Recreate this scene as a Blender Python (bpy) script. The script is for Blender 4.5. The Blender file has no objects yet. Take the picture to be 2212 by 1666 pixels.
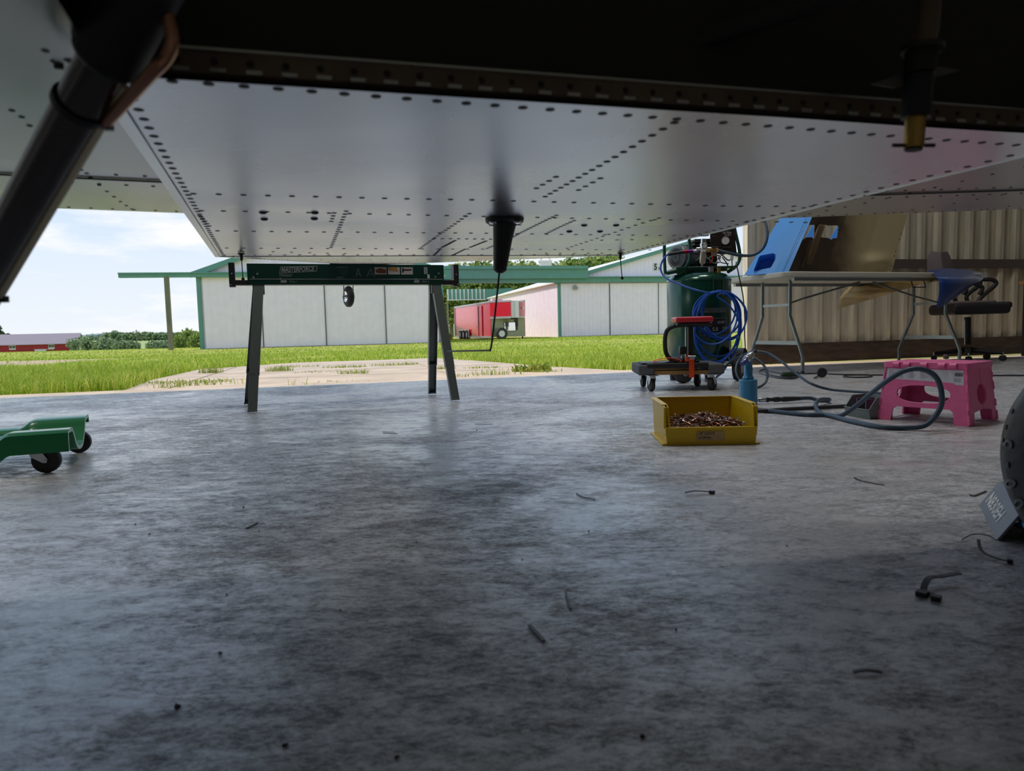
import bpy, bmesh, math, random
import numpy as np
from mathutils import Vector, Matrix, noise as mnoise
random.seed(7); rng = np.random.default_rng(7)
scn = bpy.context.scene
COL = scn.collection

# ------------------------------------------------------------------ camera
W, HH, FPX, CAMH = 2212, 1666, 1500.0, 0.39
PITCH, ROLL = math.radians(4.61), math.radians(1.375)
Fv = Vector((0, math.cos(PITCH), -math.sin(PITCH)))
U0 = Vector((0, math.sin(PITCH), math.cos(PITCH))); R0 = Vector((1, 0, 0))
Rv = R0*math.cos(ROLL) - U0*math.sin(ROLL); Uv = U0*math.cos(ROLL) + R0*math.sin(ROLL)
CP = Vector((0, 0, CAMH))
cam_d = bpy.data.cameras.new('camera'); cam = bpy.data.objects.new('camera', cam_d); COL.objects.link(cam)
m = Matrix.Identity(4)
for i in range(3):
    m[i][0] = Rv[i]; m[i][1] = Uv[i]; m[i][2] = -Fv[i]; m[i][3] = CP[i]
cam.matrix_world = m
cam_d.sensor_width = 36.0; cam_d.sensor_fit = 'HORIZONTAL'; cam_d.lens = 36.0*FPX/W
cam_d.clip_start = 0.02; cam_d.clip_end = 6000
cam_d.dof.use_dof = True; cam_d.dof.focus_distance = 3.4; cam_d.dof.aperture_fstop = 7.5
scn.camera = cam
def ray(x, y): return Fv + Rv*((x-W/2)/FPX) - Uv*((y-HH/2)/FPX)
def A(x, y, Y):                       # point seen at a pixel, at a known distance Y
    d = ray(x, y); return CP + d*(Y/d.y)
def G(x, y, z=0.0):                   # point seen at a pixel, lying at a known height z
    d = ray(x, y); return CP + d*((z-CAMH)/d.z)

# ------------------------------------------------------------------ light
wd = bpy.data.worlds.new('sky'); scn.world = wd; wd.use_nodes = True
nt = wd.node_tree; nt.nodes.clear()
def N(t, **k):
    n = nt.nodes.new(t)
    for a, b in k.items():
        if a in n.inputs.keys() if isinstance(a, str) else False: n.inputs[a].default_value = b
        else: setattr(n, a, b)
    return n
L = lambda a, b: nt.links.new(a, b)
tc = N('ShaderNodeTexCoord'); sep = N('ShaderNodeSeparateXYZ'); L(tc.outputs['Generated'], sep.inputs[0])
cr = N('ShaderNodeValToRGB'); e = cr.color_ramp.elements
e[0].position = 0.0; e[0].color = (0.80, 0.84, 0.88, 1); e[1].position = 0.6; e[1].color = (0.22, 0.38, 0.66, 1)
x = e.new(0.10); x.color = (0.70, 0.79, 0.90, 1); x = e.new(0.22); x.color = (0.50, 0.66, 0.86, 1)
L(sep.outputs[2], cr.inputs[0])
mp = N('ShaderNodeMapping'); mp.inputs['Scale'].default_value = (1, 1, 4.2); mp.inputs['Location'].default_value = (.35, .1, .12)
L(tc.outputs['Generated'], mp.inputs[0])
nz = N('ShaderNodeTexNoise'); nz.inputs['Scale'].default_value = 4.6; nz.inputs['Detail'].default_value = 8; nz.inputs['Roughness'].default_value = .58
L(mp.outputs[0], nz.inputs['Vector'])
cm = N('ShaderNodeValToRGB'); c = cm.color_ramp.elements; c[0].position = .50; c[0].color = (0, 0, 0, 1); c[1].position = .66; c[1].color = (.85, .85, .85, 1)
L(nz.outputs[0], cm.inputs[0])
mx = N('ShaderNodeMix'); mx.data_type = 'RGBA'; L(cm.outputs[0], mx.inputs[0]); L(cr.outputs[0], mx.inputs[6]); mx.inputs[7].default_value = (.97, .95, .93, 1)
bg = N('ShaderNodeBackground'); L(mx.outputs[2], bg.inputs[0]); bg.inputs[1].default_value = 1.12
ow = N('ShaderNodeOutputWorld'); L(bg.outputs[0], ow.inputs[0])
sd = bpy.data.lights.new('sun', 'SUN'); sun = bpy.data.objects.new('sun', sd); COL.objects.link(sun)
sd.energy = 3.3; sd.color = (1.0, .90, .76); sd.angle = math.radians(.6)
S = Vector((-.97, -.205, 1.15)).normalized()
sun.rotation_euler = S.to_track_quat('Z', 'Y').to_euler()
LAMPW = 42.0        # power of each added interior fill lamp, placed further down
scn.view_settings.view_transform = 'Standard'; scn.view_settings.look = 'None'
scn.view_settings.exposure = 0.0; scn.view_settings.gamma = 1.0; scn.view_settings.use_curve_mapping = False

# ------------------------------------------------------------------ materials
def srgb(r, g, b):
    f = lambda v: (v/255/12.92 if v/255 <= .04045 else ((v/255+.055)/1.055)**2.4)
    return (f(r), f(g), f(b), 1)
MATS = {}
def mat(name, col, rough=.5, metal=0.0, var=0.0, vscale=20, stretch=(1, 1, 1), bump=0.0, bscale=60, col2=None, spec=None, rvar=0.0, coat=0.0, thr=None, emit=None, trans=0):
    if name in MATS: return MATS[name]
    m = bpy.data.materials.new(name); m.use_nodes = True; t = m.node_tree; p = t.nodes['Principled BSDF']
    p.inputs['Base Color'].default_value = col; p.inputs['Roughness'].default_value = rough; p.inputs['Metallic'].default_value = metal
    if spec is not None: p.inputs['Specular IOR Level'].default_value = spec
    if coat: p.inputs['Coat Weight'].default_value = coat; p.inputs['Coat Roughness'].default_value = .12
    if trans: p.inputs['Transmission Weight'].default_value = trans
    nn = t.nodes.new; lk = t.links.new
    if var or col2 or bump or rvar:
        tc = nn('ShaderNodeTexCoord'); mp = nn('ShaderNodeMapping'); mp.inputs['Scale'].default_value = stretch
        lk(tc.outputs['Object'], mp.inputs[0])
        nz = nn('ShaderNodeTexNoise'); nz.inputs['Scale'].default_value = vscale; nz.inputs['Detail'].default_value = 6; lk(mp.outputs[0], nz.inputs['Vector'])
        if var or col2:
            c2 = col2 if col2 else tuple(min(1, c*(1-var)) for c in col[:3])+(1,)
            c1 = col if col2 else tuple(min(1, c*(1+var*.6)) for c in col[:3])+(1,)
            r = nn('ShaderNodeValToRGB'); a, b = thr or (.35, .65)
            r.color_ramp.elements[0].position = a; r.color_ramp.elements[1].position = b
            r.color_ramp.elements[0].color = c2; r.color_ramp.elements[1].color = c1
            lk(nz.outputs[0], r.inputs[0]); lk(r.outputs[0], p.inputs['Base Color'])
        if rvar:
            mr = nn('ShaderNodeMapRange'); mr.inputs[1].default_value = .3; mr.inputs[2].default_value = .7
            mr.inputs[3].default_value = rough-rvar; mr.inputs[4].default_value = rough+rvar
            lk(nz.outputs[0], mr.inputs[0]); lk(mr.outputs[0], p.inputs['Roughness'])
        if bump:
            n2 = nn('ShaderNodeTexNoise'); n2.inputs['Scale'].default_value = bscale; n2.inputs['Detail'].default_value = 4; lk(mp.outputs[0], n2.inputs['Vector'])
            bp = nn('ShaderNodeBump'); bp.inputs['Strength'].default_value = bump; bp.inputs['Distance'].default_value = .01
            lk(n2.outputs[0], bp.inputs['Height']); lk(bp.outputs[0], p.inputs['Normal'])
    MATS[name] = m; return m
def floor_mat():
    m = bpy.data.materials.new('troweled_concrete'); m.use_nodes = True; t = m.node_tree; p = t.nodes['Principled BSDF']; nn = t.nodes.new; lk = t.links.new
    tc = nn('ShaderNodeTexCoord')
    def noise(scale, det, st=(1, 1, 1), rot=0, dist=0, rg=.6):
        mp = nn('ShaderNodeMapping'); mp.inputs['Scale'].default_value = st; mp.inputs['Rotation'].default_value = (0, 0, rot); lk(tc.outputs['Object'], mp.inputs[0])
        n = nn('ShaderNodeTexNoise'); n.inputs['Scale'].default_value = scale; n.inputs['Detail'].default_value = det; n.inputs['Distortion'].default_value = dist; n.inputs['Roughness'].default_value = rg
        lk(mp.outputs[0], n.inputs['Vector']); return n.outputs[0]
    def math_(op, a, b, cl=False):
        n = nn('ShaderNodeMath'); n.operation = op; n.use_clamp = cl
        for i, v in enumerate((a, b)):
            if isinstance(v, (int, float)): n.inputs[i].default_value = v
            else: lk(v, n.inputs[i])
        return n.outputs[0]
    def ramp(v, a, b, c0, c1):
        r = nn('ShaderNodeValToRGB'); e = r.color_ramp.elements; e[0].position = a; e[1].position = b; e[0].color = c0; e[1].color = c1; lk(v, r.inputs[0]); return r.outputs[0]
    big = noise(1.3, 6, (1, 1, 1), .3, .6)
    mid = noise(15, 12, (1, 1.8, 1), .35, .35, .80)
    fine = noise(70, 8, (1, 1.8, 1), -.4, .4, .75)
    grain = noise(330, 5, (1, 2.0, 1), .2, .2, .7)
    arcs = noise(3.0, 10, (1, 2.4, 1), .7, 1.0, .72)
    comb = math_('ADD', math_('ADD', math_('MULTIPLY', mid, .36), math_('MULTIPLY', grain, .16)), math_('ADD', math_('MULTIPLY', big, .18), math_('MULTIPLY', fine, .30)))
    base = ramp(comb, .44, .56, (.13, .126, .126, 1), (.78, .77, .79, 1))
    stain = ramp(noise(2.3, 5, (1, 1.4, 1), 1.1, .4), .60, .72, (1, 1, 1, 1), (.62, .54, .47, 1))
    mu = nn('ShaderNodeMix'); mu.data_type = 'RGBA'; mu.blend_type = 'MULTIPLY'; mu.inputs[0].default_value = 1; lk(base, mu.inputs[6]); lk(stain, mu.inputs[7])
    speck = ramp(noise(150, 2), .70, .74, (1, 1, 1, 1), (.35, .33, .32, 1))
    mu2 = nn('ShaderNodeMix'); mu2.data_type = 'RGBA'; mu2.blend_type = 'MULTIPLY'; mu2.inputs[0].default_value = 1; lk(mu.outputs[2], mu2.inputs[6]); lk(speck, mu2.inputs[7])
    lk(mu2.outputs[2], p.inputs['Base Color'])
    rg = math_('ADD', math_('MULTIPLY', mid, .55), math_('MULTIPLY', arcs, .45))
    mr = nn('ShaderNodeMapRange'); mr.inputs[1].default_value = .44; mr.inputs[2].default_value = .56; mr.inputs[3].default_value = .66; mr.inputs[4].default_value = .15
    lk(math_('ADD', math_('MULTIPLY', rg, .50), math_('ADD', math_('MULTIPLY', big, .32), math_('MULTIPLY', fine, .18))), mr.inputs[0]); lk(mr.outputs[0], p.inputs['Roughness'])
    bp = nn('ShaderNodeBump'); bp.inputs['Strength'].default_value = .22; bp.inputs['Distance'].default_value = .003
    lk(math_('ADD', math_('MULTIPLY', mid, .5), math_('ADD', math_('MULTIPLY', fine, .35), math_('MULTIPLY', grain, .10))), bp.inputs['Height']); lk(bp.outputs[0], p.inputs['Normal'])
    p.inputs['Specular IOR Level'].default_value = 1.0
    return m
FLOORM = floor_mat()
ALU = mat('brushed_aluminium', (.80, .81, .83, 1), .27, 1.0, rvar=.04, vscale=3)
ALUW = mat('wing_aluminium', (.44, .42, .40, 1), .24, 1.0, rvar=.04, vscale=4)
RIVD = mat('rivet_dark', (.035, .033, .035, 1), .5, .6)
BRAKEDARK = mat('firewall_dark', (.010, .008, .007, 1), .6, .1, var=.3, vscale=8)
FLANGE = mat('primer_flange', (.14, .10, .07, 1), .5, .3, var=.25, vscale=14)
LEGM = mat('gear_leg_paint', (.055, .040, .036, 1), .16, .3, coat=1.0)
COPPER = mat('copper_line', (.42, .20, .13, 1), .32, .8)
BLACKP = mat('black_plastic', (.018, .018, .020, 1), .42)
RUBBER = mat('rubber', (.028, .028, .029, 1), .62, var=.2, vscale=40)
TYREM = mat('aircraft_tyre', (.032, .033, .036, 1), .42, var=.15, vscale=30, bump=.1, bscale=80)
STEEL = mat('zinc_steel', (.55, .56, .58, 1), .32, .95, rvar=.08, vscale=20)
CHROME = mat('chrome', (.85, .85, .86, 1), .12, 1.0)
BRASS = mat('brass', (.62, .40, .13, 1), .30, .95)
GREENH = mat('sawhorse_green', srgb(16, 62, 52), .38, .2)
HORSEL = mat('sawhorse_leg_grey', srgb(112, 120, 118), .38, .55)
HLIGHT = mat('printed_grey', srgb(150, 156, 152), .5)
WHITEP = mat('white_print', srgb(225, 225, 222), .5)
TANKG = mat('tank_green', srgb(8, 72, 56), .22, .35, coat=.6)
FRAMEG = mat('frame_green', srgb(30, 80, 66), .3, .3, coat=.3)
MOTORG = mat('motor_grey', srgb(115, 118, 118), .4, .6)
PANELB = mat('panel_brownblack', srgb(38, 30, 24), .45)
BLUEH = mat('blue_hose', srgb(35, 90, 190), .38)
BLUEG = mat('slate_hose', srgb(54, 74, 92), .42, var=.12, vscale=12)
DARKH = mat('dark_hose', srgb(44, 52, 58), .45)
PULLB = mat('puller_blue', srgb(58, 132, 176), .32, .2, coat=.3)
PINK = mat('pink_plastic', srgb(232, 108, 160), .42, var=.06, vscale=60, spec=.4)
STKR = mat('paper_label', srgb(205, 203, 214), .55)
YELL = mat('yellow_plastic', srgb(226, 186, 12), .36, spec=.45)
GBIN = mat('grey_plastic', srgb(118, 128, 126), .4)
CREEP = mat('creeper_green', srgb(22, 128, 76), .30, coat=.35)
TABLET = mat('table_plastic', srgb(196, 192, 180), .5, var=.05, vscale=30)
TUBEG = mat('table_leg_grey', srgb(140, 148, 150), .32, .7)
COWLB = mat('cowl_blue', srgb(104, 174, 250), .25, coat=.5)
COWLD = mat('cowl_deep_blue', srgb(18, 50, 112), .3, coat=.4)
GLASSF = mat('fiberglass_tan', srgb(196, 168, 118), .5, var=.25, vscale=5)
COMPO = mat('composite_inside', srgb(108, 88, 66), .55, var=.35, vscale=4)
CHAIRM = mat('chair_black', srgb(36, 32, 34), .55)
CHAIRF = mat('chair_fabric', srgb(112, 98, 100), .9)
WOODP = mat('plywood', srgb(170, 130, 82), .6, var=.25, vscale=6, stretch=(1, 12, 1))
CARPET = mat('bolster_carpet', srgb(96, 98, 102), .95, var=.3, vscale=120, bump=.5, bscale=200)
REDV = mat('red_vinyl', srgb(196, 34, 46), .35, coat=.2)
ORANGE = mat('orange_webbing', srgb(238, 76, 16), .7, var=.1, vscale=80)
SKIRT = mat('door_skirt_wood', srgb(62, 50, 43), .7, var=.45, vscale=5, stretch=(1, 1, 5))
DOORM = mat('inner_steel_sheet', srgb(206, 198, 180), .5, .15, var=.20, vscale=3.0, stretch=(7, 7, .6))
GIRT = mat('door_girt', srgb(90, 78, 76), .6)
WHITEW = mat('white_siding', srgb(244, 234, 246), .42, .05, var=.03, vscale=3)
GREENT = mat('green_trim', srgb(94, 148, 134), .45, var=.06, vscale=3)
ROOFW = mat('white_roof', srgb(235, 232, 228), .4)
SEAM = mat('dark_seam', srgb(70, 80, 84), .6)
CONC = mat('apron_concrete', (.62, .51, .41, 1), .85, var=.16, vscale=2.2, bump=.3, bscale=50)
BARNR = mat('barn_red', srgb(164, 34, 40), .6, var=.1, vscale=.5)
BARNG = mat('barn_roof', srgb(150, 138, 146), .5)
TRRED = mat('trailer_red', srgb(214, 14, 40), .16, .15, coat=.6, bump=.5, bscale=3.2)
TRALU = mat('trailer_aluminium', srgb(205, 205, 202), .3, .7)
OLIVE = mat('trailer_front', srgb(150, 152, 128), .3, .4)
WOODPOST = mat('post_wood', srgb(122, 122, 100), .8, var=.2, vscale=3, stretch=(1, 1, .2))
CEILM = mat('ceiling_insulation', (.52, .52, .50, 1), .7)
WALLIN = mat('interior_sheet', (.30, .27, .23, 1), .6)
CLECO = mat('cleco_copper', (.21, .085, .045, 1), .30, .85)
CLECS = mat('cleco_steel', (.62, .58, .58, 1), .22, .95)
DIRT = mat('debris_dark', srgb(28, 26, 26), .6)
PAPER = mat('paper_scrap', srgb(215, 218, 222), .6)
GASGL = mat('bowl_polycarbonate', srgb(190, 180, 150), .2, trans=.5)
GLASSW = mat('window_glass', srgb(70, 82, 84), .1, .0)
GROUNDS = {}

def grass_mat(name, c1, c2, c3):
    m = bpy.data.materials.new(name); m.use_nodes = True; t = m.node_tree; p = t.nodes['Principled BSDF']; nn = t.nodes.new; lk = t.links.new
    g = nn('ShaderNodeNewGeometry'); r = nn('ShaderNodeValToRGB'); e = r.color_ramp.elements
    e[0].color = c1; e[1].color = c3; x = e.new(.55); x.color = c2
    lk(g.outputs['Random Per Island'], r.inputs[0]); lk(r.outputs[0], p.inputs['Base Color']); p.inputs['Roughness'].default_value = .5
    tr = nn('ShaderNodeBsdfTranslucent'); lk(r.outputs[0], tr.inputs[0]); ms = nn('ShaderNodeMixShader'); ms.inputs[0].default_value = .35
    lk(p.outputs[0], ms.inputs[1]); lk(tr.outputs[0], ms.inputs[2]); lk(ms.outputs[0], t.nodes['Material Output'].inputs[0])
    return m
GRASS = grass_mat('grass_blade', srgb(112, 144, 34), srgb(168, 198, 58), srgb(226, 224, 122))
WEED = grass_mat('weed_leaf', srgb(104, 142, 48), srgb(156, 180, 72), srgb(212, 192, 108))
LEAFA = grass_mat('leaf_a', srgb(78, 112, 48), srgb(132, 160, 76), srgb(190, 198, 112))
LEAFB = grass_mat('leaf_far', srgb(108, 136, 104), srgb(138, 162, 120), srgb(170, 186, 138))  # far leaves, paled by haze put into their colour
LEAFC = grass_mat('leaf_haze', srgb(150, 176, 188), srgb(166, 190, 196), srgb(178, 200, 200))  # blue haze of distance put into the leaf colour
LEAFP = grass_mat('leaf_pine', srgb(60, 84, 58), srgb(80, 104, 68), srgb(104, 122, 80))

def ground_mat():
    m = bpy.data.materials.new('meadow'); m.use_nodes = True; t = m.node_tree; p = t.nodes['Principled BSDF']; nn = t.nodes.new; lk = t.links.new
    tc = nn('ShaderNodeTexCoord'); sp = nn('ShaderNodeSeparateXYZ'); lk(tc.outputs['Object'], sp.inputs[0])
    n1 = nn('ShaderNodeTexNoise'); n1.inputs['Scale'].default_value = .5; n1.inputs['Detail'].default_value = 8; lk(tc.outputs['Object'], n1.inputs['Vector'])
    n2 = nn('ShaderNodeTexNoise'); n2.inputs['Scale'].default_value = 7; n2.inputs['Detail'].default_value = 6; lk(tc.outputs['Object'], n2.inputs['Vector'])
    r1 = nn('ShaderNodeValToRGB'); e = r1.color_ramp.elements; e[0].position = .3; e[0].color = srgb(140, 152, 62); e[1].position = .7; e[1].color = srgb(194, 194, 106); lk(n2.outputs[0], r1.inputs[0])
    # dry earth showing where the turf is worn, mown strips far off
    r2 = nn('ShaderNodeValToRGB'); e = r2.color_ramp.elements; e[0].position = .60; e[0].color = (0, 0, 0, 1); e[1].position = .70; e[1].color = (1, 1, 1, 1); lk(n1.outputs[0], r2.inputs[0])
    mx = nn('ShaderNodeMix'); mx.data_type = 'RGBA'; lk(r2.outputs[0], mx.inputs[0]); lk(r1.outputs[0], mx.inputs[6]); mx.inputs[7].default_value = srgb(196, 176, 122)
    def rng_(src, a, b, c, d):
        q = nn('ShaderNodeMapRange'); q.inputs[1].default_value = a; q.inputs[2].default_value = b; q.inputs[3].default_value = c; q.inputs[4].default_value = d; lk(src, q.inputs[0]); return q.outputs[0]
    def mul(a, b):
        q = nn('ShaderNodeMath'); q.operation = 'MULTIPLY'; lk(a, q.inputs[0]); lk(b, q.inputs[1]); return q.outputs[0]
    gx = rng_(sp.outputs[0], -8.2, -10.5, 0, 1); g1 = rng_(sp.outputs[1], 12.0, 13.0, 0, 1); g2 = rng_(sp.outputs[1], 17.5, 16.0, 0, 1)
    gm = mul(mul(gx, g1), g2)
    mg = nn('ShaderNodeMix'); mg.data_type = 'RGBA'; lk(gm, mg.inputs[0]); lk(mx.outputs[2], mg.inputs[6]); mg.inputs[7].default_value = srgb(196, 172, 156)
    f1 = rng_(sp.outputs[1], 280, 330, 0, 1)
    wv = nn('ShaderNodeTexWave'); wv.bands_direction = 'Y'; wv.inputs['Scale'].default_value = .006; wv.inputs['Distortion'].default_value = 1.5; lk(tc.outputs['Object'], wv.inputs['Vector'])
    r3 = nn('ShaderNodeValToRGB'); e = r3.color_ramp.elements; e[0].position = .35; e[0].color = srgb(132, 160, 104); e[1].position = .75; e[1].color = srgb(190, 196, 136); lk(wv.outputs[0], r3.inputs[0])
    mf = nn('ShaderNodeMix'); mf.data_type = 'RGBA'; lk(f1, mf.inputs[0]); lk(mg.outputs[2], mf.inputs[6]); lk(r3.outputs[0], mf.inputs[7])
    lk(mf.outputs[2], p.inputs['Base Color']); p.inputs['Roughness'].default_value = .9; p.inputs['Specular IOR Level'].default_value = .1
    return m
MEADOW = ground_mat()

# ------------------------------------------------------------------ mesh builder
WM = {}
def reg(o, M): WM[o.name] = M
class MB:
    def __init__(s): s.v = []; s.f = []; s.m = []; s.mats = []
    def mi(s, m):
        if m not in s.mats: s.mats.append(m)
        return s.mats.index(m)
    def add(s, vs, fs, m, M=None):
        o = len(s.v); s.v += [tuple(M @ Vector(v)) if M else tuple(v) for v in vs]
        k = s.mi(m)
        for f in fs: s.f.append(tuple(i+o for i in f)); s.m.append(k)
        return s
    def box(s, c, d, m, M=None, rz=0, rx=0, ry=0):
        x, y, z = d[0]/2, d[1]/2, d[2]/2
        vs = [Vector((a*x, b*y, q*z)) for q in (-1, 1) for a, b in ((-1, -1), (1, -1), (1, 1), (-1, 1))]
        R = Matrix.Rotation(rz, 3, 'Z') @ Matrix.Rotation(ry, 3, 'Y') @ Matrix.Rotation(rx, 3, 'X')
        vs = [R @ v + Vector(c) for v in vs]
        return s.add(vs, [(3, 2, 1, 0), (4, 5, 6, 7), (0, 1, 5, 4), (1, 2, 6, 5), (2, 3, 7, 6), (3, 0, 4, 7)], m, M)
    def hexa(s, b, t, m, M=None):         # bottom quad, top quad
        return s.add(list(b)+list(t), [(3, 2, 1, 0), (4, 5, 6, 7), (0, 1, 5, 4), (1, 2, 6, 5), (2, 3, 7, 6), (3, 0, 4, 7)], m, M)
    def bar(s, p, q, w, h, m, up=(0, 0, 1), M=None):     # rectangular bar from p to q
        p = Vector(p); q = Vector(q); d = (q-p).normalized(); a = d.cross(Vector(up))
        if a.length < 1e-4: a = d.cross(Vector((0, 1, 0)))
        a.normalize(); b = a.cross(d).normalized(); a *= w/2; b *= h/2
        return s.hexa([p-a-b, p+a-b, p+a+b, p-a+b], [q-a-b, q+a-b, q+a+b, q-a+b], m, M)
    def tube(s, path, r, m, n=10, cap=True, M=None, closed=False):
        P = [Vector(p) for p in path]; k = len(P)
        rr = r if isinstance(r, (list, tuple)) else [r]*k
        vs = []; T = []
        for i in range(k):
            a = P[i-1] if (i or closed) else P[i]; b = P[(i+1) % k] if (i < k-1 or closed) else P[i]
            d = b-a; T.append(d.normalized() if d.length > 1e-9 else Vector((0, 0, 1)))
        up = Vector((0, 0, 1)) if abs(T[0].z) < .9 else Vector((1, 0, 0))
        x = T[0].cross(up).normalized()
        for i in range(k):
            x = (x - T[i]*x.dot(T[i]))
            x = x.normalized() if x.length > 1e-6 else T[i].orthogonal().normalized()
            y = T[i].cross(x)
            for j in range(n):
                a = 2*math.pi*j/n; vs.append(P[i] + (x*math.cos(a)+y*math.sin(a))*rr[i])
        fs = []
        for i in range(k if closed else k-1):
            for j in range(n):
                a = i*n+j; b = i*n+(j+1) % n; c = ((i+1) % k)*n+(j+1) % n; d = ((i+1) % k)*n+j
                fs.append((a, d, c, b))
        if cap and not closed: fs += [tuple(range(n)), tuple(reversed(range((k-1)*n, k*n)))]
        return s.add(vs, fs, m, M)
    def cyl(s, p, q, r, m, r2=None, n=20, M=None):
        return s.tube([p, q], [r, r if r2 is None else r2], m, n=n, M=M)
    def lathe(s, prof, o, ax, m, n=28, M=None, cap=True):   # prof: (radius, distance along axis)
        o = Vector(o); ax = Vector(ax).normalized(); x = ax.orthogonal().normalized(); y = ax.cross(x); vs = []
        for r, h in prof:
            for j in range(n):
                a = 2*math.pi*j/n; vs.append(o+ax*h+(x*math.cos(a)+y*math.sin(a))*max(r, 1e-5))
        fs = []; k = len(prof)
        for i in range(k-1):
            for j in range(n): fs.append((i*n+j, i*n+(j+1) % n, (i+1)*n+(j+1) % n, (i+1)*n+j))
        if cap: fs += [tuple(reversed(range(n))), tuple(range((k-1)*n, k*n))]
        return s.add(vs, fs, m, M)
    def prism(s, poly, ext, m, M=None):
        P = [Vector(p) for p in poly]; e = Vector(ext); k = len(P)
        return s.add(P+[p+e for p in P], [tuple(reversed(range(k))), tuple(range(k, 2*k))]+[(i, (i+1) % k, k+(i+1) % k, k+i) for i in range(k)], m, M)
    def grid(s, rows, m, M=None, thick=None, skip=(), m2=None):
        r = len(rows); c = len(rows[0]); vs = [Vector(p) for row in rows for p in row]
        fs = [(i*c+j, i*c+j+1, (i+1)*c+j+1, (i+1)*c+j) for i in range(r-1) for j in range(c-1) if (i, j) not in skip]
        if thick is None: return s.add(vs, fs, m, M)
        nr = [Vector() for _ in vs]
        for f in fs:
            q = (vs[f[1]]-vs[f[0]]).cross(vs[f[3]]-vs[f[0]])
            for i in f: nr[i] += q
        back = [v - (n.normalized()*thick if n.length > 0 else Vector()) for v, n in zip(vs, nr)]
        s.add(vs, fs, m, M); s.add(back, [tuple(reversed(f)) for f in fs], m2 or m, M)
        cnt = {}
        for f in fs:
            for a, b in zip(f, f[1:]+f[:1]): cnt[(a, b)] = 1
        k = len(vs); side = [(b, a, a+k, b+k) for a, b in cnt if (b, a) not in cnt]
        return s.add(vs+back, side, m, M)
    def curve(s, splines, ext, m, M=None, bevel=0):      # closed 2D outlines with holes, extruded +-ext
        cu = bpy.data.curves.new('tmp', 'CURVE'); cu.dimensions = '2D'; cu.fill_mode = 'BOTH'; cu.extrude = ext; cu.bevel_depth = bevel
        for pts in splines:
            sp = cu.splines.new('POLY'); sp.points.add(len(pts)-1); sp.use_cyclic_u = True
            for i, p in enumerate(pts): sp.points[i].co = (p[0], p[1], 0, 1)
        return s._fromcurve(cu, m, M)
    def text(s, t, size, m, M, ext=.0004, align='LEFT', shear=0, sx=1, bold=0):
        cu = bpy.data.curves.new('tmp', 'FONT'); cu.body = t; cu.size = size; cu.extrude = ext; cu.align_x = align; cu.shear = shear; cu.resolution_u = 3; cu.offset = bold
        return s._fromcurve(cu, m, M @ Matrix.Diagonal((sx, 1, 1, 1)))
    def _fromcurve(s, cu, m, M):
        o = bpy.data.objects.new('tmp', cu); COL.objects.link(o); dg = bpy.context.evaluated_depsgraph_get(); dg.update()
        me = bpy.data.meshes.new_from_object(o.evaluated_get(dg))
        s.add([v.co.copy() for v in me.vertices], [tuple(p.vertices) for p in me.polygons], m, M)
        bpy.data.objects.remove(o); bpy.data.curves.remove(cu); bpy.data.meshes.remove(me); return s
    def build(s, name, parent=None, world=False, smooth=35, bevel=0, label=None, seg=2):
        if world and parent is not None:
            I = WM[parent.name].inverted(); vs = [tuple(I @ Vector(v)) for v in s.v]
        else: vs = s.v
        me = bpy.data.meshes.new(name); me.from_pydata([tuple(v) for v in vs], [], s.f)
        for k in s.mats: me.materials.append(k)
        me.polygons.foreach_set('material_index', s.m); me.update()
        if smooth: me.shade_smooth(); me.set_sharp_from_angle(angle=math.radians(smooth))
        o = bpy.data.objects.new(name, me); COL.objects.link(o)
        if parent is not None: o.parent = parent; reg(o, WM[parent.name].copy())
        else: reg(o, Matrix.Identity(4))
        if bevel:
            b = o.modifiers.new('bevel', 'BEVEL'); b.width = bevel; b.segments = seg; b.limit_method = 'ANGLE'; b.angle_limit = math.radians(40)
        if label: o['label'] = label
        return o
def thing(name, label, cat, loc=(0, 0, 0), rz=0, group=None):
    o = bpy.data.objects.new(name, None); COL.objects.link(o); o.location = loc; o.rotation_euler = (0, 0, rz); o.empty_display_size = .1
    o['label'] = label; o['category'] = cat
    if group: o['group'] = group
    reg(o, Matrix.Translation(Vector(loc)) @ Matrix.Rotation(rz, 4, 'Z')); return o
def tag(o, label, cat, group=None, kind=None):
    o['label'] = label; o['category'] = cat
    if group: o['group'] = group
    if kind: o['kind'] = kind
    return o
def struct(o): o['kind'] = 'structure'; return o
def recenter(o):                                   # put a top-level mesh's origin at its own base
    me = o.data; n = len(me.vertices); a = np.empty(n*3); me.vertices.foreach_get('co', a); a = a.reshape(-1, 3)
    c = np.array([(a[:, 0].min()+a[:, 0].max())/2, (a[:, 1].min()+a[:, 1].max())/2, a[:, 2].min()])
    a -= c; me.vertices.foreach_set('co', a.ravel()); o.location = c; me.update(); return o
def smooth_path(pts, n=8, closed=False):           # Catmull-Rom
    P = [Vector(p) for p in pts]; k = len(P); out = []
    for i in range(k if closed else k-1):
        if closed: a, b, c, d = P[i-1], P[i], P[(i+1) % k], P[(i+2) % k]
        else: a = P[max(i-1, 0)]; b = P[i]; c = P[i+1]; d = P[min(i+2, k-1)]
        for j in range(n):
            t = j/n; out.append(.5*((2*b)+(c-a)*t+(2*a-5*b+4*c-d)*t*t+(-a+3*b-3*c+d)*t**3))
    if not closed: out.append(P[-1])
    return out
def copy_tree(o, parent=None):
    c = o.copy(); COL.objects.link(c); c.parent = parent
    for ch in list(o.children): copy_tree(ch, c)
    return c
def sstep(a, b, x):
    t = min(1, max(0, (x-a)/(b-a))); return t*t*(3-2*t)
XF = lambda o, x, y, z: Matrix(((x[0], y[0], z[0], o[0]), (x[1], y[1], z[1], o[1]), (x[2], y[2], z[2], o[2]), (0, 0, 0, 1)))

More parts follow.
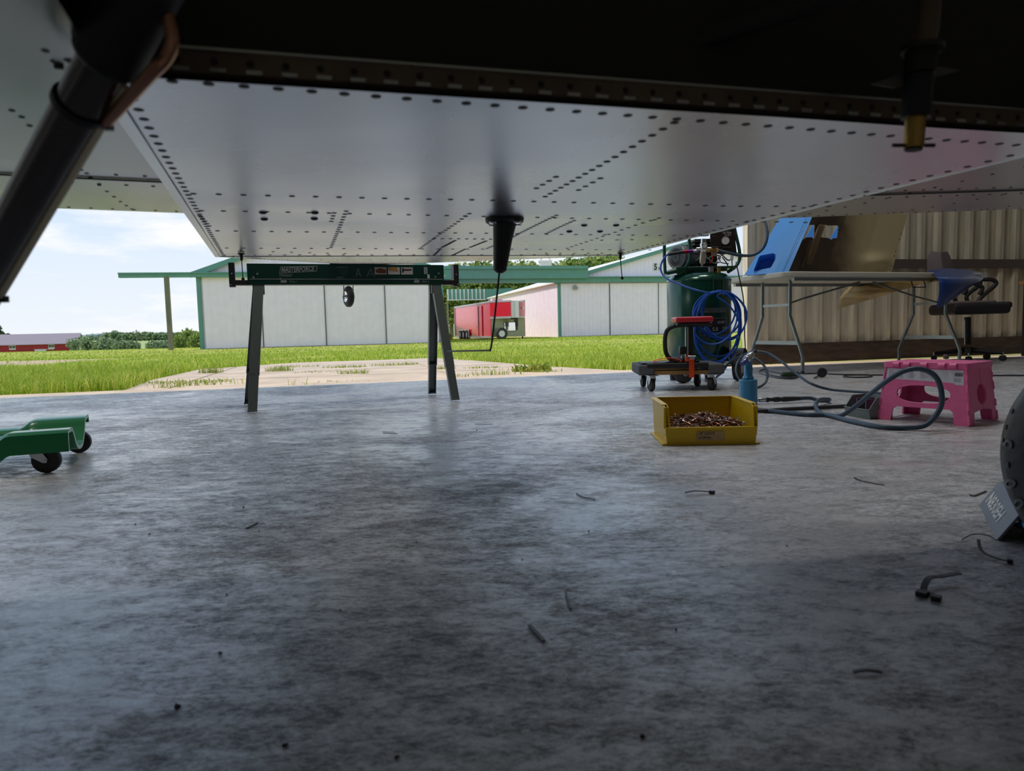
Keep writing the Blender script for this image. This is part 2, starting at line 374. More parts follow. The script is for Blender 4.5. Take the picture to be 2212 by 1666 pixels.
# ------------------------------------------------------------------ the hangar we are in
O2 = Vector((0, 5.72, 0)); hu = Vector((.9705, .2411, 0)); hn = Vector((-.2411, .9705, 0))     # door line frame
def HP(s, w, z): return O2 + hu*s + hn*w + Vector((0, 0, z))
SL, SR, WB, HC = -13.0, 6.6, -12.5, 5.2
def hslab(mb, s0, s1, w0, w1, z0, z1, m):
    mb.hexa([HP(s0, w0, z0), HP(s1, w0, z0), HP(s1, w1, z0), HP(s0, w1, z0)], [HP(s0, w0, z1), HP(s1, w0, z1), HP(s1, w1, z1), HP(s0, w1, z1)], m)
b = MB(); hslab(b, SL, SR, WB, 0, -.25, 0, FLOORM); struct(b.build('floor', smooth=0))
b = MB(); hslab(b, SL-.1, SR+.1, WB-.1, .10, HC, HC+.1, CEILM); struct(b.build('ceiling', smooth=0))
b = MB(); hslab(b, SL-.1, SL, WB, 0, 0, HC, WALLIN); struct(b.build('wall_left', smooth=0))
b = MB(); hslab(b, SR, SR+.1, WB, .08, 0, HC, WALLIN); struct(b.build('wall_right', smooth=0))
b = MB(); hslab(b, SL, SR, WB-.1, WB, 0, HC, WALLIN); struct(b.build('wall_back', smooth=0))
b = MB(); hslab(b, SL, SR, -.02, .08, 4.5, HC, WALLIN); struct(b.build('trim_header', smooth=0))
# corrugated sheet helper: base point, direction along the wall, outward, length, heights
def corrug(mb, P, d, n, length, z0, z1, m, period=.30, depth=.02, rib=.045, zf=None):
    pts = []; x = 0
    while x < length:
        for a, q in ((0, 0), (period-rib*2, 0), (period-rib*1.7, 1), (period-rib*.3, 1), (period, 0)):
            if x+a <= length+1e-6: pts.append((x+a, q*depth))
        x += period
    pts.append((length, 0))
    k = len(pts); lo = [P+d*a+n*q+Vector((0, 0, z0)) for a, q in pts]
    hi = [P+d*a+n*q+Vector((0, 0, zf(a) if zf else z1)) for a, q in pts]
    mb.add(lo+hi, [(i, i+1, k+i+1, k+i) for i in range(k-1)], m)
# sliding door leaf, inside face: ribbed sheet, girt, timber skirt
dj = (A(1597, 700, 6.85) - O2); s_door = dj.dot(hu)
dr = MB(); corrug(dr, HP(s_door, .40, 0), hu, hn*-1, SR-s_door+.6, .004, 3.6, DOORM, period=.20, depth=.045, rib=.034)
dr.hexa([HP(s_door, .41, .03), HP(SR+.6, .41, .03), HP(SR+.6, .43, .03), HP(s_door, .43, .03)], [HP(s_door, .41, 3.6), HP(SR+.6, .41, 3.6), HP(SR+.6, .43, 3.6), HP(s_door, .43, 3.6)], WHITEW)
door = struct(dr.build('door_1', smooth=0))
b = MB(); hslab(b, s_door, SR+.5, .33, .38, .002, .19, SKIRT); b.build('bottom_board', door, smooth=0, label='weathered wooden bottom board')
b = MB(); hslab(b, s_door+.02, SR+.5, .33, .38, .91, 1.00, GIRT); b.build('girt', door, smooth=0)
b = MB(); hslab(b, s_door-.05, s_door+.03, .34, .42, .03, 3.6, DOORM); b.build('edge_stile', door, smooth=0)
for k in range(3):
    b = MB(); hslab(b, s_door, SR+.5, .33, .38, 1.7+.75*k, 1.79+.75*k, GIRT); b.build('girt', door, smooth=0)

# unseen fill lamps added under the hangar ceiling to brighten the interior
lampm = bpy.data.materials.new('fill_glow'); lampm.use_nodes = True; pb_ = lampm.node_tree.nodes['Principled BSDF']; pb_.inputs['Emission Color'].default_value = (1, .95, .86, 1); pb_.inputs['Emission Strength'].default_value = 6  # glowing face of the added fill lamps
for i, (s_, w_) in enumerate(((-5.0, -2.6), (-0.6, -2.6), (1.6, -1.7))):
    q = HP(s_, w_, HC-.07); b = MB(); b.box((0, 0, .03), (1.24, .16, .06), WHITEP); b.box((0, 0, -.008), (1.2, .10, .012), lampm)
    o = b.build('fill_light', smooth=0); o.location = q; o.rotation_euler = (0, 0, math.radians(14)); tag(o, 'added fill lamp under the hangar ceiling, out of view', 'fill lamp', 'added fill lamps')
    ld = bpy.data.lights.new('fill_area', 'AREA'); ld.shape = 'RECTANGLE'; ld.size = 1.2; ld.size_y = .3; ld.energy = LAMPW; ld.color = (1, .975, .94)
    lo = bpy.data.objects.new('fill_area', ld); COL.objects.link(lo); lo.location = q-Vector((0, 0, .03)); lo.rotation_euler = (0, 0, math.radians(14))

# ------------------------------------------------------------------ ground outside
def gh(X, Y):
    base = -.03 - .12*sstep(7, 28, Y)
    if Y > 28:
        l = sstep(-5, -12, X) if Y < 60 else sstep(0, -25, X)
        zl = min(base, .39-.0158*min(Y, 205))
        base = base*(1-l)+zl*l
    if Y > 205:
        base = base+( -6.8-base)*sstep(205, 330, Y)
        base += 4.4*sstep(420, 1000, Y) + 22*sstep(1500, 3000, Y)
    return base
ys = list(np.linspace(3, 14, 24))+list(np.linspace(15, 60, 40))+list(np.geomspace(64, 3300, 46))
b = MB(); rows = []
for Y in ys:
    w = 24+Y*1.15; rows.append([(X, Y, gh(X, Y)) for X in [w*t for t in np.linspace(-1, 1, 61)]])
b.grid(rows, MEADOW); struct(b.build('ground', smooth=60))
# concrete lip along the door and the apron slabs with open joints
ap = MB()
hslab(ap, SL-3, SR+3, 0, .34, -.25, -.004, CONC)
struct(ap.build('trim_1', smooth=0))
APX = [G(p[0], p[1], -.02) for p in ((262, 848), (330, 822), (430, 799), (640, 783), (800, 778), (935, 773), (1040, 781), (1180, 793), (1330, 799))]
def s_w(P): q = P-O2; return q.dot(hu), q.dot(hn)
APO = [s_w(p) for p in APX]; APO[0] = (APO[0][0], .34); APO[-1] = (APO[-1][0], .34)
def in_poly(s, w, poly=APO):
    c = False; k = len(poly)
    for i in range(k):
        (x1, y1), (x2, y2) = poly[i], poly[i-1]
        if (y1 > w) != (y2 > w) and s < (x2-x1)*(w-y1)/(y2-y1)+x1: c = not c
    return c
wmax = max(w for s, w in APO); smin = min(s for s, w in APO); smax = max(s for s, w in APO)
def clip_poly(poly, s0, s1, w0, w1):
    def cl(P, f, g):
        out = []
        for i in range(len(P)):
            a, b_ = P[i-1], P[i]; fa, fb = f(a), f(b_)
            if fa >= 0: out.append(a)
            if (fa >= 0) != (fb >= 0): t = fa/(fa-fb); out.append((a[0]+(b_[0]-a[0])*t, a[1]+(b_[1]-a[1])*t))
        return out
    for f in (lambda p: p[0]-s0, lambda p: s1-p[0], lambda p: p[1]-w0, lambda p: w1-p[1]):
        if poly: poly = cl(poly, f, None)
    return poly
apr = MB(); wj = [.36, 1.35, 2.5, 3.9, 5.6, 8.0]; sj = list(np.arange(math.floor(smin)-1, smax+3, 2.3))
for i in range(len(wj)-1):
    for j in range(len(sj)-1):
        q = clip_poly(APO, sj[j]+.012, sj[j+1]-.012, wj[i]+.018, wj[i+1]-.018)
        if len(q) > 2:
            pl = [HP(s, w, -.012+gh(0, O2.y+w)+.03) for s, w in q]
            apr.prism([p-Vector((0, 0, .15)) for p in pl], (0, 0, .15), CONC)
struct(apr.build('apron', smooth=0))

# ------------------------------------------------------------------ grass
def blades(name, pos, hgt, wid, mtl, lean=.5):
    n = len(pos); a = rng.uniform(0, 2*np.pi, n); ln = rng.uniform(.05, lean, n)*hgt
    dx, dy = np.cos(a), np.sin(a); b2 = rng.uniform(0, 2*np.pi, n); wx, wy = np.cos(b2)*wid/2, np.sin(b2)*wid/2
    v = np.zeros((n, 5, 3)); z0 = pos[:, 2]
    v[:, 0] = np.stack([pos[:, 0]-wx, pos[:, 1]-wy, z0], 1); v[:, 1] = np.stack([pos[:, 0]+wx, pos[:, 1]+wy, z0], 1)
    mx_, my_ = pos[:, 0]+dx*ln*.3, pos[:, 1]+dy*ln*.3
    v[:, 2] = np.stack([mx_+wx*.8, my_+wy*.8, z0+hgt*.6], 1); v[:, 3] = np.stack([mx_-wx*.8, my_-wy*.8, z0+hgt*.6], 1)
    v[:, 4] = np.stack([pos[:, 0]+dx*ln, pos[:, 1]+dy*ln, z0+hgt*(1-.25*ln/hgt)], 1)
    me = bpy.data.meshes.new(name); me.vertices.add(n*5); me.vertices.foreach_set('co', v.ravel())
    me.loops.add(n*7); me.polygons.add(n*2); base = np.arange(n)*5
    li = np.stack([base, base+1, base+2, base+3, base+3, base+2, base+4], 1).astype(np.int32)
    me.loops.foreach_set('vertex_index', li.ravel()); st = np.stack([np.arange(n)*7, np.arange(n)*7+4], 1).astype(np.int32)
    me.polygons.foreach_set('loop_start', st.ravel()); me.update(calc_edges=True); me.materials.append(mtl)
    o = bpy.data.objects.new(name, me); COL.objects.link(o); reg(o, Matrix.Identity(4)); return o
def visible(X, Y, m=.1): return abs(X) < Y*(.74+m)
pts = []; hs = []; ws = []
def scatter(n, y0, y1, hfun, wfun, pw=1.0):
    k = 0
    while k < n:
        Y = y0+(y1-y0)*random.random()**pw; X = random.uniform(-.80, .42)*Y
        q = Vector((X, Y, 0))-O2; s, w = q.dot(hu), q.dot(hn); k += 1
        if w < .36: continue
        if w < wmax+.3 and in_poly(s, w): continue
        if -13 < X and X < 14 and Y > 29.5: continue
        d = mnoise.noise(Vector((X*.9, Y*.5, 0))); d2 = mnoise.noise(Vector((X*3, Y*2, 4)))
        if Y > 8.2 and d > .30 and random.random() < .75: continue
        if X < -8.6 and 12.3 < Y < 17 and random.random() < .93: continue
        pts.append((X, Y, gh(X, Y)-.005)); hs.append(hfun(Y)*(1.35 if X < -2.2 and Y < 9 else 1)*(.55+.6*random.random()+.45*d2)*(1-.3*max(d, 0))); ws.append(wfun(Y))
scatter(95000, 5.0, 9.5, lambda Y: .115, lambda Y: .0055, 1.15)
scatter(60000, 8.5, 18, lambda Y: .07, lambda Y: .010, 1.3)
scatter(36000, 17, 44, lambda Y: .055, lambda Y: .022, 1.2)
g = blades('grass', np.array(pts), np.array(hs), np.array(ws), GRASS, .75)
tag(g, 'green meadow grass growing between the hangars', 'grass', kind='stuff')
# turf between the two white hangars and up to the trailer
pts = []; hs = []; ws = []
for _ in range(16000):
    Y = random.uniform(30, 44); X = random.uniform(-4.5, 8)
    if X > 2.5 and Y > 41.6+(X-2.9)*.26: continue
    pts.append((X, Y, gh(X, Y)-.01)); hs.append(.06*random.uniform(.5, 1.3)); ws.append(.03)
g = blades('grass', np.array(pts), np.array(hs), np.array(ws), GRASS, .7)
tag(g, 'strip of turf in front of the red trailer', 'grass', kind='stuff')
# weeds in the joints of the apron, each a plant
def weed(px, py, r, h, n, leafy=False, lab='', w=.006):
    c = G(px, py, -.02); p = []; hh = []; ww = []
    for _ in range(n):
        a = random.uniform(0, 6.28); rr = r*math.sqrt(random.random()); p.append((rr*math.cos(a)*1.4, rr*math.sin(a)*.6, 0)); hh.append(h*random.uniform(.4, 1.1)); ww.append(w*random.uniform(.7, 1.5)*(2.4 if leafy else 1))
    o = blades('weed_clump', np.array(p), np.array(hh), np.array(ww), WEED, 1.1); o.location = (c.x, c.y, -.02)
    tag(o, lab, 'weed', 'weeds in the apron joints'); return o
WEEDS = [(405, 829, .28, .05, 220, 'low weeds in the joint left of the sawhorse'), (440, 834, .12, .07, 60, 'weed tuft on the near slab left of the sawhorse'), (455, 807, .10, .09, 140, 'rounded weed clump on the slab left of the sawhorse'),
 (395, 837, .10, .10, 24, 'sparse grass blades at the left corner of the apron'), (355, 840, .12, .09, 40, 'thin grass tuft beside the turf edge of the apron'), (505, 831, .12, .10, 14, 'three upright grass blades just left of the sawhorse leg'),
 (603, 803, .11, .08, 150, 'bushy weed clump right of the left sawhorse leg'), (640, 794, .22, .04, 120, 'flat weeds in the second joint behind the sawhorse'), (690, 806, .2, .03, 80, 'thin weeds in the middle joint under the sawhorse'),
 (745, 795, .20, .05, 170, 'straw coloured weeds where two apron joints cross'), (765, 809, .12, .07, 120, 'straw coloured tuft on the cross joint under the tailwheel'), (720, 829, .25, .03, 70, 'flat weeds in the nearest joint under the sawhorse'),
 (660, 836, .10, .09, 10, 'few long blades in the nearest joint behind the sawhorse'), (830, 791, .14, .05, 110, 'weeds in the far joint below the white hangar'), (880, 789, .12, .06, 90, 'weeds in the far joint left of the right sawhorse legs'),
 (955, 799, .10, .06, 120, 'bright green tuft between the right sawhorse legs'), (1040, 797, .14, .04, 110, 'low green weeds right of the right sawhorse legs'), (1055, 812, .12, .09, 60, 'grass tuft near the lip right of the right sawhorse leg'),
 (1010, 817, .14, .06, 40, 'sparse grass by the lip beside the right sawhorse leg'), (1098, 811, .12, .10, 26, 'upright grass blades left of the leafy weed'), (1175, 806, .12, .05, 90, 'weeds at the right end of the apron')]
for a in WEEDS: weed(a[0], a[1], a[2], a[3], a[4], lab=a[5])
weed(1150, 804, .13, .10, 170, leafy=True, lab='tallest leafy weed beside the bent antenna rod', w=.009)

# ------------------------------------------------------------------ white hangars outside
def ridge_z(a, Wd, eave, pitch): return eave + pitch*(Wd/2-abs(a-Wd/2))
def hangar(name, label, P, d, Wd, depth, eave, pitch, zg, seams, rib=.30):
    n = Vector((d.y, -d.x, 0)); back = -n
    t = thing(name, label, 'building', (P.x, P.y, zg))
    zf = lambda a: ridge_z(a, Wd, eave, pitch)
    b = MB(); corrug(b, P, d, n, Wd, zg, 0, WHITEW, period=rib, depth=.015, rib=.03, zf=zf); b.build('gable_wall', t, True, smooth=0)
    b = MB(); corrug(b, P+back*depth, -back, Vector((-d.x, -d.y, 0)), depth, zg, eave, WHITEW, period=rib, depth=.03, rib=.04); sw = b.build('side_wall', t, True, smooth=0)
    b = MB(); corrug(b, P+d*Wd, back, d, depth, zg, eave, WHITEW, period=rib); b.build('side_wall', t, True, smooth=0)
    b = MB(); corrug(b, P+d*Wd+back*depth, -d, back, Wd, zg, 0, WHITEW, period=rib, zf=zf); b.build('back_wall', t, True, smooth=0)
    Z = Vector((0, 0, 1)); R0_ = P - d*.3 + n*.25; zr = eave+pitch*Wd/2
    for sgn in (0, 1):
        e0 = P+(d*(-.25) if not sgn else d*(Wd+.25)); rr = P+d*(Wd/2); ze = eave-.06*1
        b = MB(); q = [e0+n*.2+Z*ze, rr+n*.2+Z*(zr+.04), rr+back*(depth+.2)+Z*(zr+.04), e0+back*(depth+.2)+Z*ze]
        if sgn: q = [q[1], q[0], q[3], q[2]]
        b.hexa(q, [v+Z*.07 for v in q], ROOFW); b.build('roof', t, True, smooth=0)
        b = MB(); b.bar(e0+n*.22+Z*(ze+.02), rr+n*.22+Z*(zr+.06), .06, .22, GREENT); b.build('rake_trim', t, True, smooth=0)
    for s_ in (0, Wd):
        b = MB(); c_ = P+d*(s_+(.06 if s_ == 0 else -.06))+n*.03; b.bar(c_+Z*zg, c_+Z*eave, .16, .16, GREENT, up=(n.x, n.y, 0)); b.build('corner_trim', t, True, smooth=0)
    # door leaves
    for i in range(len(seams)-1):
        a, c2 = seams[i], seams[i+1]
        b = MB(); corrug(b, P+d*(a+.02)+n*(.07+.03*(i % 2)), d, n, c2-a-.04, zg+.05, eave-.1, WHITEW, period=rib, depth=.014, rib=.03)
        q0 = P+d*c2+n*.12; b.bar(q0+Z*(zg+.05), q0+Z*(eave-.1), .03, .03, SEAM); b.build('sliding_door', t, True, smooth=0)
    return t, n
d14 = Vector((.9705, .2411, 0))
B1 = Vector((-13.45, 30.2, 0)); db1 = Vector((10.25, 2.1, 0)).normalized()
def sofpx(P, d, px):
    k = (px-1106)/1500.0; return (k*P.y-P.x)/(d.x-k*d.y)
W1 = sofpx(B1, db1, 962)
t1, n1 = hangar('hangar_building', 'white steel hangar with green trim behind the sawhorse', B1, db1, W1, 15, 3.06, .36, -.17, [.2]+[sofpx(B1, db1, p) for p in (574, 709, 838)]+[W1-.2])
Z = Vector((0, 0, 1))
b = MB(); b.bar(B1-db1*3.0+n1*.2+Z*3.02, B1+db1*(W1+.1)+n1*.2+Z*3.02, .22, .16, GREENT); b.bar(B1-db1*3.0+n1*.24+Z*3.12, B1+db1*(W1+.1)+n1*.24+Z*3.12, .26, .05, GREENT); b.build('door_track', t1, True, smooth=0)
pb = G(395, 757, -.15); pt = B1-db1*1.15+n1*.25
b = MB(); b.bar((pt.x, pt.y, -.2), (pt.x, pt.y, 2.98), .16, .16, WOODPOST, up=(0, 1, 0)); b.build('track_post', t1, True, smooth=0, label='weathered wooden post')
B2 = Vector((2.88, 42.0, 0)); W2 = 18.0
t2, n2 = hangar('hangar_building', 'white steel hangar numbered 5 behind the air compressor', B2, d14, W2, 19, 3.15, .27, -.14, [.15]+[sofpx(B2, d14, p) for p in (1319, 1423)]+[11.5, 17.5], rib=.26)
b = MB(); b.bar(B2-d14*7.3+n2*.35+Z*3.62, B2+d14*1.75+n2*.35+Z*3.62, .4, .56, GREENT); b.bar(B2-d14*7.3+n2*.45+Z*3.98, B2+d14*1.75+n2*.45+Z*3.98, .45, .18, GREENT); b.build('track_cover', t2, True, smooth=0, label='dented green track cover')
b = MB(); b.bar(B2-d14*7.2+n2*.2+Z*3.25, B2+d14*W2+n2*.2+Z*3.25, .3, .28, GREENT); b.bar(B2+d14*1.6+n2*.3+Z*3.42, B2+d14*W2+n2*.3+Z*3.42, .36, .06, GREENT); b.build('door_track', t2, True, smooth=0)
b = MB(); s5 = sofpx(B2, d14, 1421); p5 = B2+d14*s5+n2*.03
b.bar(p5-d14*.24+Z*4.05, p5+d14*.32+Z*4.05, .03, .42, WHITEP)
Mx = XF(p5-d14*.2+n2*.03+Z*3.88, d14, Z, n2); b.text('5', .52, BLACKP, Mx, .004, sx=.85, bold=.02); b.text('B', .2, BLACKP, XF(p5+d14*.1+n2*.03+Z*3.88, d14, Z, n2), .004)
b.build('number_sign', t2, True, smooth=0, label='white sign reading 5B')
b = MB(); sl = sofpx(B2, d14, 1245); pl_ = B2+d14*sl+n2*.2; b.box(pl_+Z*2.78, (.28, .2, .16), HLIGHT); b.box(pl_+Z*2.9, (.12, .2, .1), HLIGHT); b.build('wall_light', t2, True, smooth=0)
# windows in the side wall
bk = -n2; sd2 = Vector((-d14.x, -d14.y, 0))
for k, (pxw, w_, h0, h1) in enumerate(((1134, .5, 1.65, 2.45), (1096, .5, 1.75, 2.3))):
    kk = (pxw-1106)/1500; tt = (B2.x-kk*B2.y)/(kk*bk.y-bk.x); c_ = B2+bk*tt+sd2*.05
    b = MB(); b.bar(c_+Z*h0, c_+Z*h1, w_*2.2, .06, HLIGHT, up=(sd2.x, sd2.y, 0)); b.bar(c_+sd2*.03+Z*(h0+.1), c_+sd2*.03+Z*(h1-.06), w_*1.9, .04, GLASSW, up=(sd2.x, sd2.y, 0)); b.build('window', t2, True, smooth=0)
# far green canopy between the hangars
cn = thing('green_canopy', 'green ribbed overhead door track beyond the red trailer', 'canopy', (-4, 66, -.3))
b = MB(); c0 = A(966, 637, 65); c1 = A(1049, 636, 66); c2 = A(1106, 633, 66.7)
b.bar(c0, c1, .4, 1.0, GREENT); b.bar(c1, c2, .4, .92, GREENT)
for i in range(10):
    q = c0.lerp(c1, (i+.25)/9.6)-Vector((0, .24, 0)); b.bar(q-Z*.5, q+Z*.5, .09, .06, WHITEP, up=(0, 1, 0))
b.bar(c0-Z*.5-Vector((0, .24, 0)), c1-Z*.5-Vector((0, .24, 0)), .1, .08, WHITEP); b.build('track_cover', cn, True, smooth=0)
b = MB()
for q in (c0, c2+Vector((.6, .2, 0))): b.bar((q.x, q.y, -.3), (q.x, q.y, q.z), .16, .16, WOODPOST, up=(0, 1, 0))
b.build('post', cn, True, smooth=0)
# white roof vent tower
b = MB(); q = A(1178, 570, 66); b.box((q.x, q.y, 3.2), (1.1, 1.1, 7.0), WHITEP); b.box((q.x, q.y, 6.7), (1.25, 1.25, .12), WHITEP)
for a_ in (-.4, .4): b.bar((q.x+a_, q.y-.4, 6.7), (q.x+a_, q.y-.4, 7.05), .06, .06, HLIGHT)
b.box((q.x, q.y, 7.07), (2.2, 1.1, .05), WHITEP); tag(recenter(b.build('chimney_tower', smooth=0)), 'white square chimney tower rising beyond the green beam', 'chimney')

# ------------------------------------------------------------------ red trailer
ta = Vector((.31, -.95, 0)).normalized(); tb = Vector((.95, .31, 0)).normalized(); TP = Vector((-1.09, 38.2, 0)); TL = 8.3
tr = thing('cargo_trailer', 'red enclosed gooseneck trailer parked beside the far white hangar', 'trailer', (TP.x, TP.y, -.15))
zt, zb, zn = 1.93, .0, 1.02
rear = TP-ta*TL
b = MB(); b.hexa([TP+Z*zb, TP+tb*2+Z*zb, rear+tb*2+Z*zb, rear+Z*zb], [TP+Z*zt, TP+tb*2+Z*zt, rear+tb*2+Z*zt, rear+Z*zt], TRRED)
b.build('body', tr, True, smooth=0)
b = MB(); b.hexa([TP+ta*.02+tb*.03+Z*zb, TP+ta*.02+tb*1.97+Z*zb, TP+tb*1.97+Z*zb, TP+tb*.03+Z*zb], [TP+ta*.02+tb*.03+Z*zn, TP+ta*.02+tb*1.97+Z*zn, TP+tb*1.97+Z*zn, TP+tb*.03+Z*zn], OLIVE)
b.build('front_panel', tr, True, smooth=0, label='dull olive front wall under the nose')
b = MB(); 
for u0, u1, z0, z1 in ((.75, 1.45, .30, .33), (.75, 1.45, .78, .81), (.75, .78, .3, .8), (1.42, 1.45, .3, .8)):
    b.hexa([TP+ta*.03+tb*u0+Z*z0, TP+ta*.03+tb*u1+Z*z0, TP+ta*.02+tb*u1+Z*z0, TP+ta*.02+tb*u0+Z*z0], [TP+ta*.03+tb*u0+Z*z1, TP+ta*.03+tb*u1+Z*z1, TP+ta*.02+tb*u1+Z*z1, TP+ta*.02+tb*u0+Z*z1], BLACKP)
b.hexa([TP+ta*.028+tb*.78+Z*.33, TP+ta*.028+tb*1.42+Z*.33, TP+ta*.02+tb*1.42+Z*.33, TP+ta*.02+tb*.78+Z*.33], [TP+ta*.028+tb*.78+Z*.78, TP+ta*.028+tb*1.42+Z*.78, TP+ta*.02+tb*1.42+Z*.78, TP+ta*.02+tb*.78+Z*.78], CHROME)
b.build('hatch', tr, True, smooth=0)
nose = TP+tb*1.0+ta*1.9; no = lambda u, v: TP+tb*u+ta*v
b = MB(); b.prism([no(0, 0)+Z*zn, no(.88, 1.0)+Z*zn, no(1.0, 1.1)+Z*zn, no(1.15, 1.13)+Z*zn, no(1.3, 1.04)+Z*zn, no(2, 0)+Z*zn], (0, 0, zt-zn), TRALU); b.build('nose', tr, True, smooth=50, label='bare aluminium v-shaped nose')
b = MB()
def npan(p, q, z0, z1, m, o): b.hexa([p+Z*z0, q+Z*z0, q+o*-.02+Z*z0, p+o*-.02+Z*z0], [p+Z*z1, q+Z*z1, q+o*-.02+Z*z1, p+o*-.02+Z*z1], m)
e1 = (no(.88, 1.0)-no(0, 0)).normalized(); o1 = Vector((e1.y, -e1.x, 0)); npan(no(0, 0)+o1*.02, no(.86, .98)+o1*.02, zn+.09, zt-.06, TRRED, o1)
e2 = (no(2, 0)-no(1.3, 1.04)).normalized(); o2 = Vector((e2.y, -e2.x, 0)); pA = no(1.3, 1.04)+o2*.02; pB = no(2, 0)+o2*.02
npan(pA+e2*.12, pB, zn+.09, zt-.06, TRRED, o2)
b.build('nose_panel', tr, True, smooth=0, label='red nose panels')
b = MB(); cc = pA+e2*.68+o2*.03+Z*1.5
pp = [(-.18, 0), (.18, 0), (.16, .07), (.06, .14), (-.06, .14), (-.16, .07)]
b.prism([cc+e2*x_+Z*y_ for x_, y_ in pp], o2*.01, WHITEP); b.build('emblem', tr, True, smooth=0)
b = MB(); b.bar(TP-Z*0+Z*zt, rear+Z*zt, .1, .09, TRALU); b.bar(TP+Z*zb, rear+Z*zb, .1, .12, TRALU); b.bar(TP+Z*zt, no(.88, 1.0)+Z*zt, .08, .08, TRALU); b.bar(TP+Z*(zn+.03), no(.88, 1.0)+Z*(zn+.03), .08, .1, TRALU); b.bar(rear+Z*zb, rear+Z*zt, .1, .1, TRALU); b.build('edge_trim', tr, True, smooth=0)
b = MB(); q0 = TP-ta*1.6; q1 = TP-ta*2.4; o3 = Vector((ta.y, -ta.x, 0))*1
o3 = -tb; npan(q0+o3*.02, q1+o3*.02, .02, zt-.15, TRRED, o3); b.bar(q0+o3*.03+Z*.02, q0+o3*.03+Z*(zt-.15), .03, .03, BLACKP); b.bar(q1+o3*.03+Z*.02, q1+o3*.03+Z*(zt-.15), .03, .03, BLACKP); b.build('side_door', tr, True, smooth=0)
def roadwheel(parent, c, ax, r, w, name='wheel', m=None):
    b = MB(); b.lathe([(r*.55, -w/2), (r*.93, -w/2), (r, -w*.35), (r, w*.35), (r*.93, w/2), (r*.55, w/2)], c, ax, RUBBER, 24, cap=False)
    o = b.build(name, parent, True)
    b = MB(); b.lathe([(r*.56, -w*.42), (r*.5, -w*.5), (r*.2, -w*.3), (r*.16, -w*.52), (.001, -w*.52)], c, ax, WHITEP, 20); b.lathe([(r*.56, w*.42), (r*.5, w*.5), (r*.2, w*.3), (r*.16, w*.52), (.001, w*.52)], c, ax, WHITEP, 20); b.build('rim', o, True)
    return o
for k in (4.9, 5.75, 6.6): 
    q = TP-ta*k-tb*.02; roadwheel(tr, (q.x, q.y, .14), -tb, .30, .2)
b = MB(); q0 = TP-ta*4.4-tb*.1; q1 = TP-ta*7.05-tb*.1; npan(q0, q1, .38, .46, TRALU, -tb); npan(q0, q0-ta*.1, -.05, .46, TRALU, -tb); npan(q1+ta*.1, q1, -.05, .46, TRALU, -tb); b.build('fender', tr, True, smooth=0)
b = MB(); q = no(1.2, .9); b.bar(q+Z*.55, q+Z*1.05, .16, .16, BLACKP, up=(0, 1, 0)); b.bar(q+Z*.35, q+Z*.56, .1, .1, BLACKP, up=(0, 1, 0)); b.bar(q+Z*1.0, no(1.0, .6)+Z*.98, .2, .08, BLACKP); b.bar(q+Z*.7, no(1, .9)+Z*1.0, .06, .06, BLACKP); b.build('coupler', tr, True, smooth=0)
b = MB(); q = TP+ta*.5+tb*.45
o = roadwheel(tr, (q.x, q.y, .18), ta, .33, .22, 'spare_wheel'); o['label'] = 'large wheel under the nose'
for u_ in (.15, 1.9):
    b = MB(); q = no(u_, -.2); b.bar((q.x, q.y, -.2), (q.x, q.y, .1), .08, .08, BLACKP); b.build('landing_jack', tr, True, smooth=0)
b = MB(); b.box((TP-ta*2.0+tb*.9+Z*(zt+.12)), (.6, .9, .25), WHITEP, rz=.3); b.build('roof_unit', tr, True, smooth=0)

# ------------------------------------------------------------------ barn and trees
bz = gh(-145, 195)
br = thing('barn', 'long red barn with a grey roof at the far left', 'building', (-150, 200, bz))
bp0 = A(162, 758, 198); bp1 = A(-60, 763, 188); bd = (bp1-bp0); bd.z = 0; bl = bd.length; bd.normalize(); bn = Vector((bd.y, -bd.x, 0))*-1
if bn.y > 0: bn = -bn
b0 = Vector((bp0.x, bp0.y, 0)); ze = .39-(742-735)/1500*198; zr = .39+(735-721.5)/1500*203
b = MB(); q = [b0, b0+bd*bl, b0+bd*bl-bn*12, b0-bn*12]; b.hexa([v+Z*(bz-1) for v in q], [v+Z*ze for v in q], BARNR)
b.add([b0+Z*ze, b0-bn*12+Z*ze, b0-bn*6+Z*zr], [(0, 1, 2)], BARNR); b.build('wall', br, True, smooth=0)
b = MB(); rdg = b0-bn*6-bd*0; b.hexa([b0+bn*.6-bd*1.5+Z*(ze-.15), b0+bn*.6+bd*bl+Z*(ze-.15), rdg+bd*bl+Z*zr, rdg-bd*1.0+Z*zr], [b0+bn*.6-bd*1.5+Z*ze, b0+bn*.6+bd*bl+Z*ze, rdg+bd*bl+Z*(zr+.2), rdg-bd*1.0+Z*(zr+.2)], BARNG)
b.hexa([rdg-bd+Z*zr, rdg+bd*bl+Z*zr, b0-bn*12.6+bd*bl+Z*(ze-.15), b0-bn*12.6-bd*1.5+Z*(ze-.15)], [rdg-bd+Z*(zr+.2), rdg+bd*bl+Z*(zr+.2), b0-bn*12.6+bd*bl+Z*ze, b0-bn*12.6-bd*1.5+Z*ze], BARNG); b.build('roof', br, True, smooth=0)
for px in (32, 116):
    k = sofpx(b0, bd, px); c_ = b0+bd*k+bn*.1
    b = MB(); b.bar(c_-bd*.75+Z*(ze-.75), c_+bd*.75+Z*(ze-.75), .1, 1.2, WHITEP); f = b.build('window', br, True, smooth=0)
    b = MB()
    for s_ in (-1, 1): b.bar(c_+bn*.1+bd*(s_*.36-.3)+Z*(ze-.65), c_+bn*.1+bd*(s_*.36+.3)+Z*(ze-.65), .06, .65, GLASSW)
    b.build('pane', f, True, smooth=0)
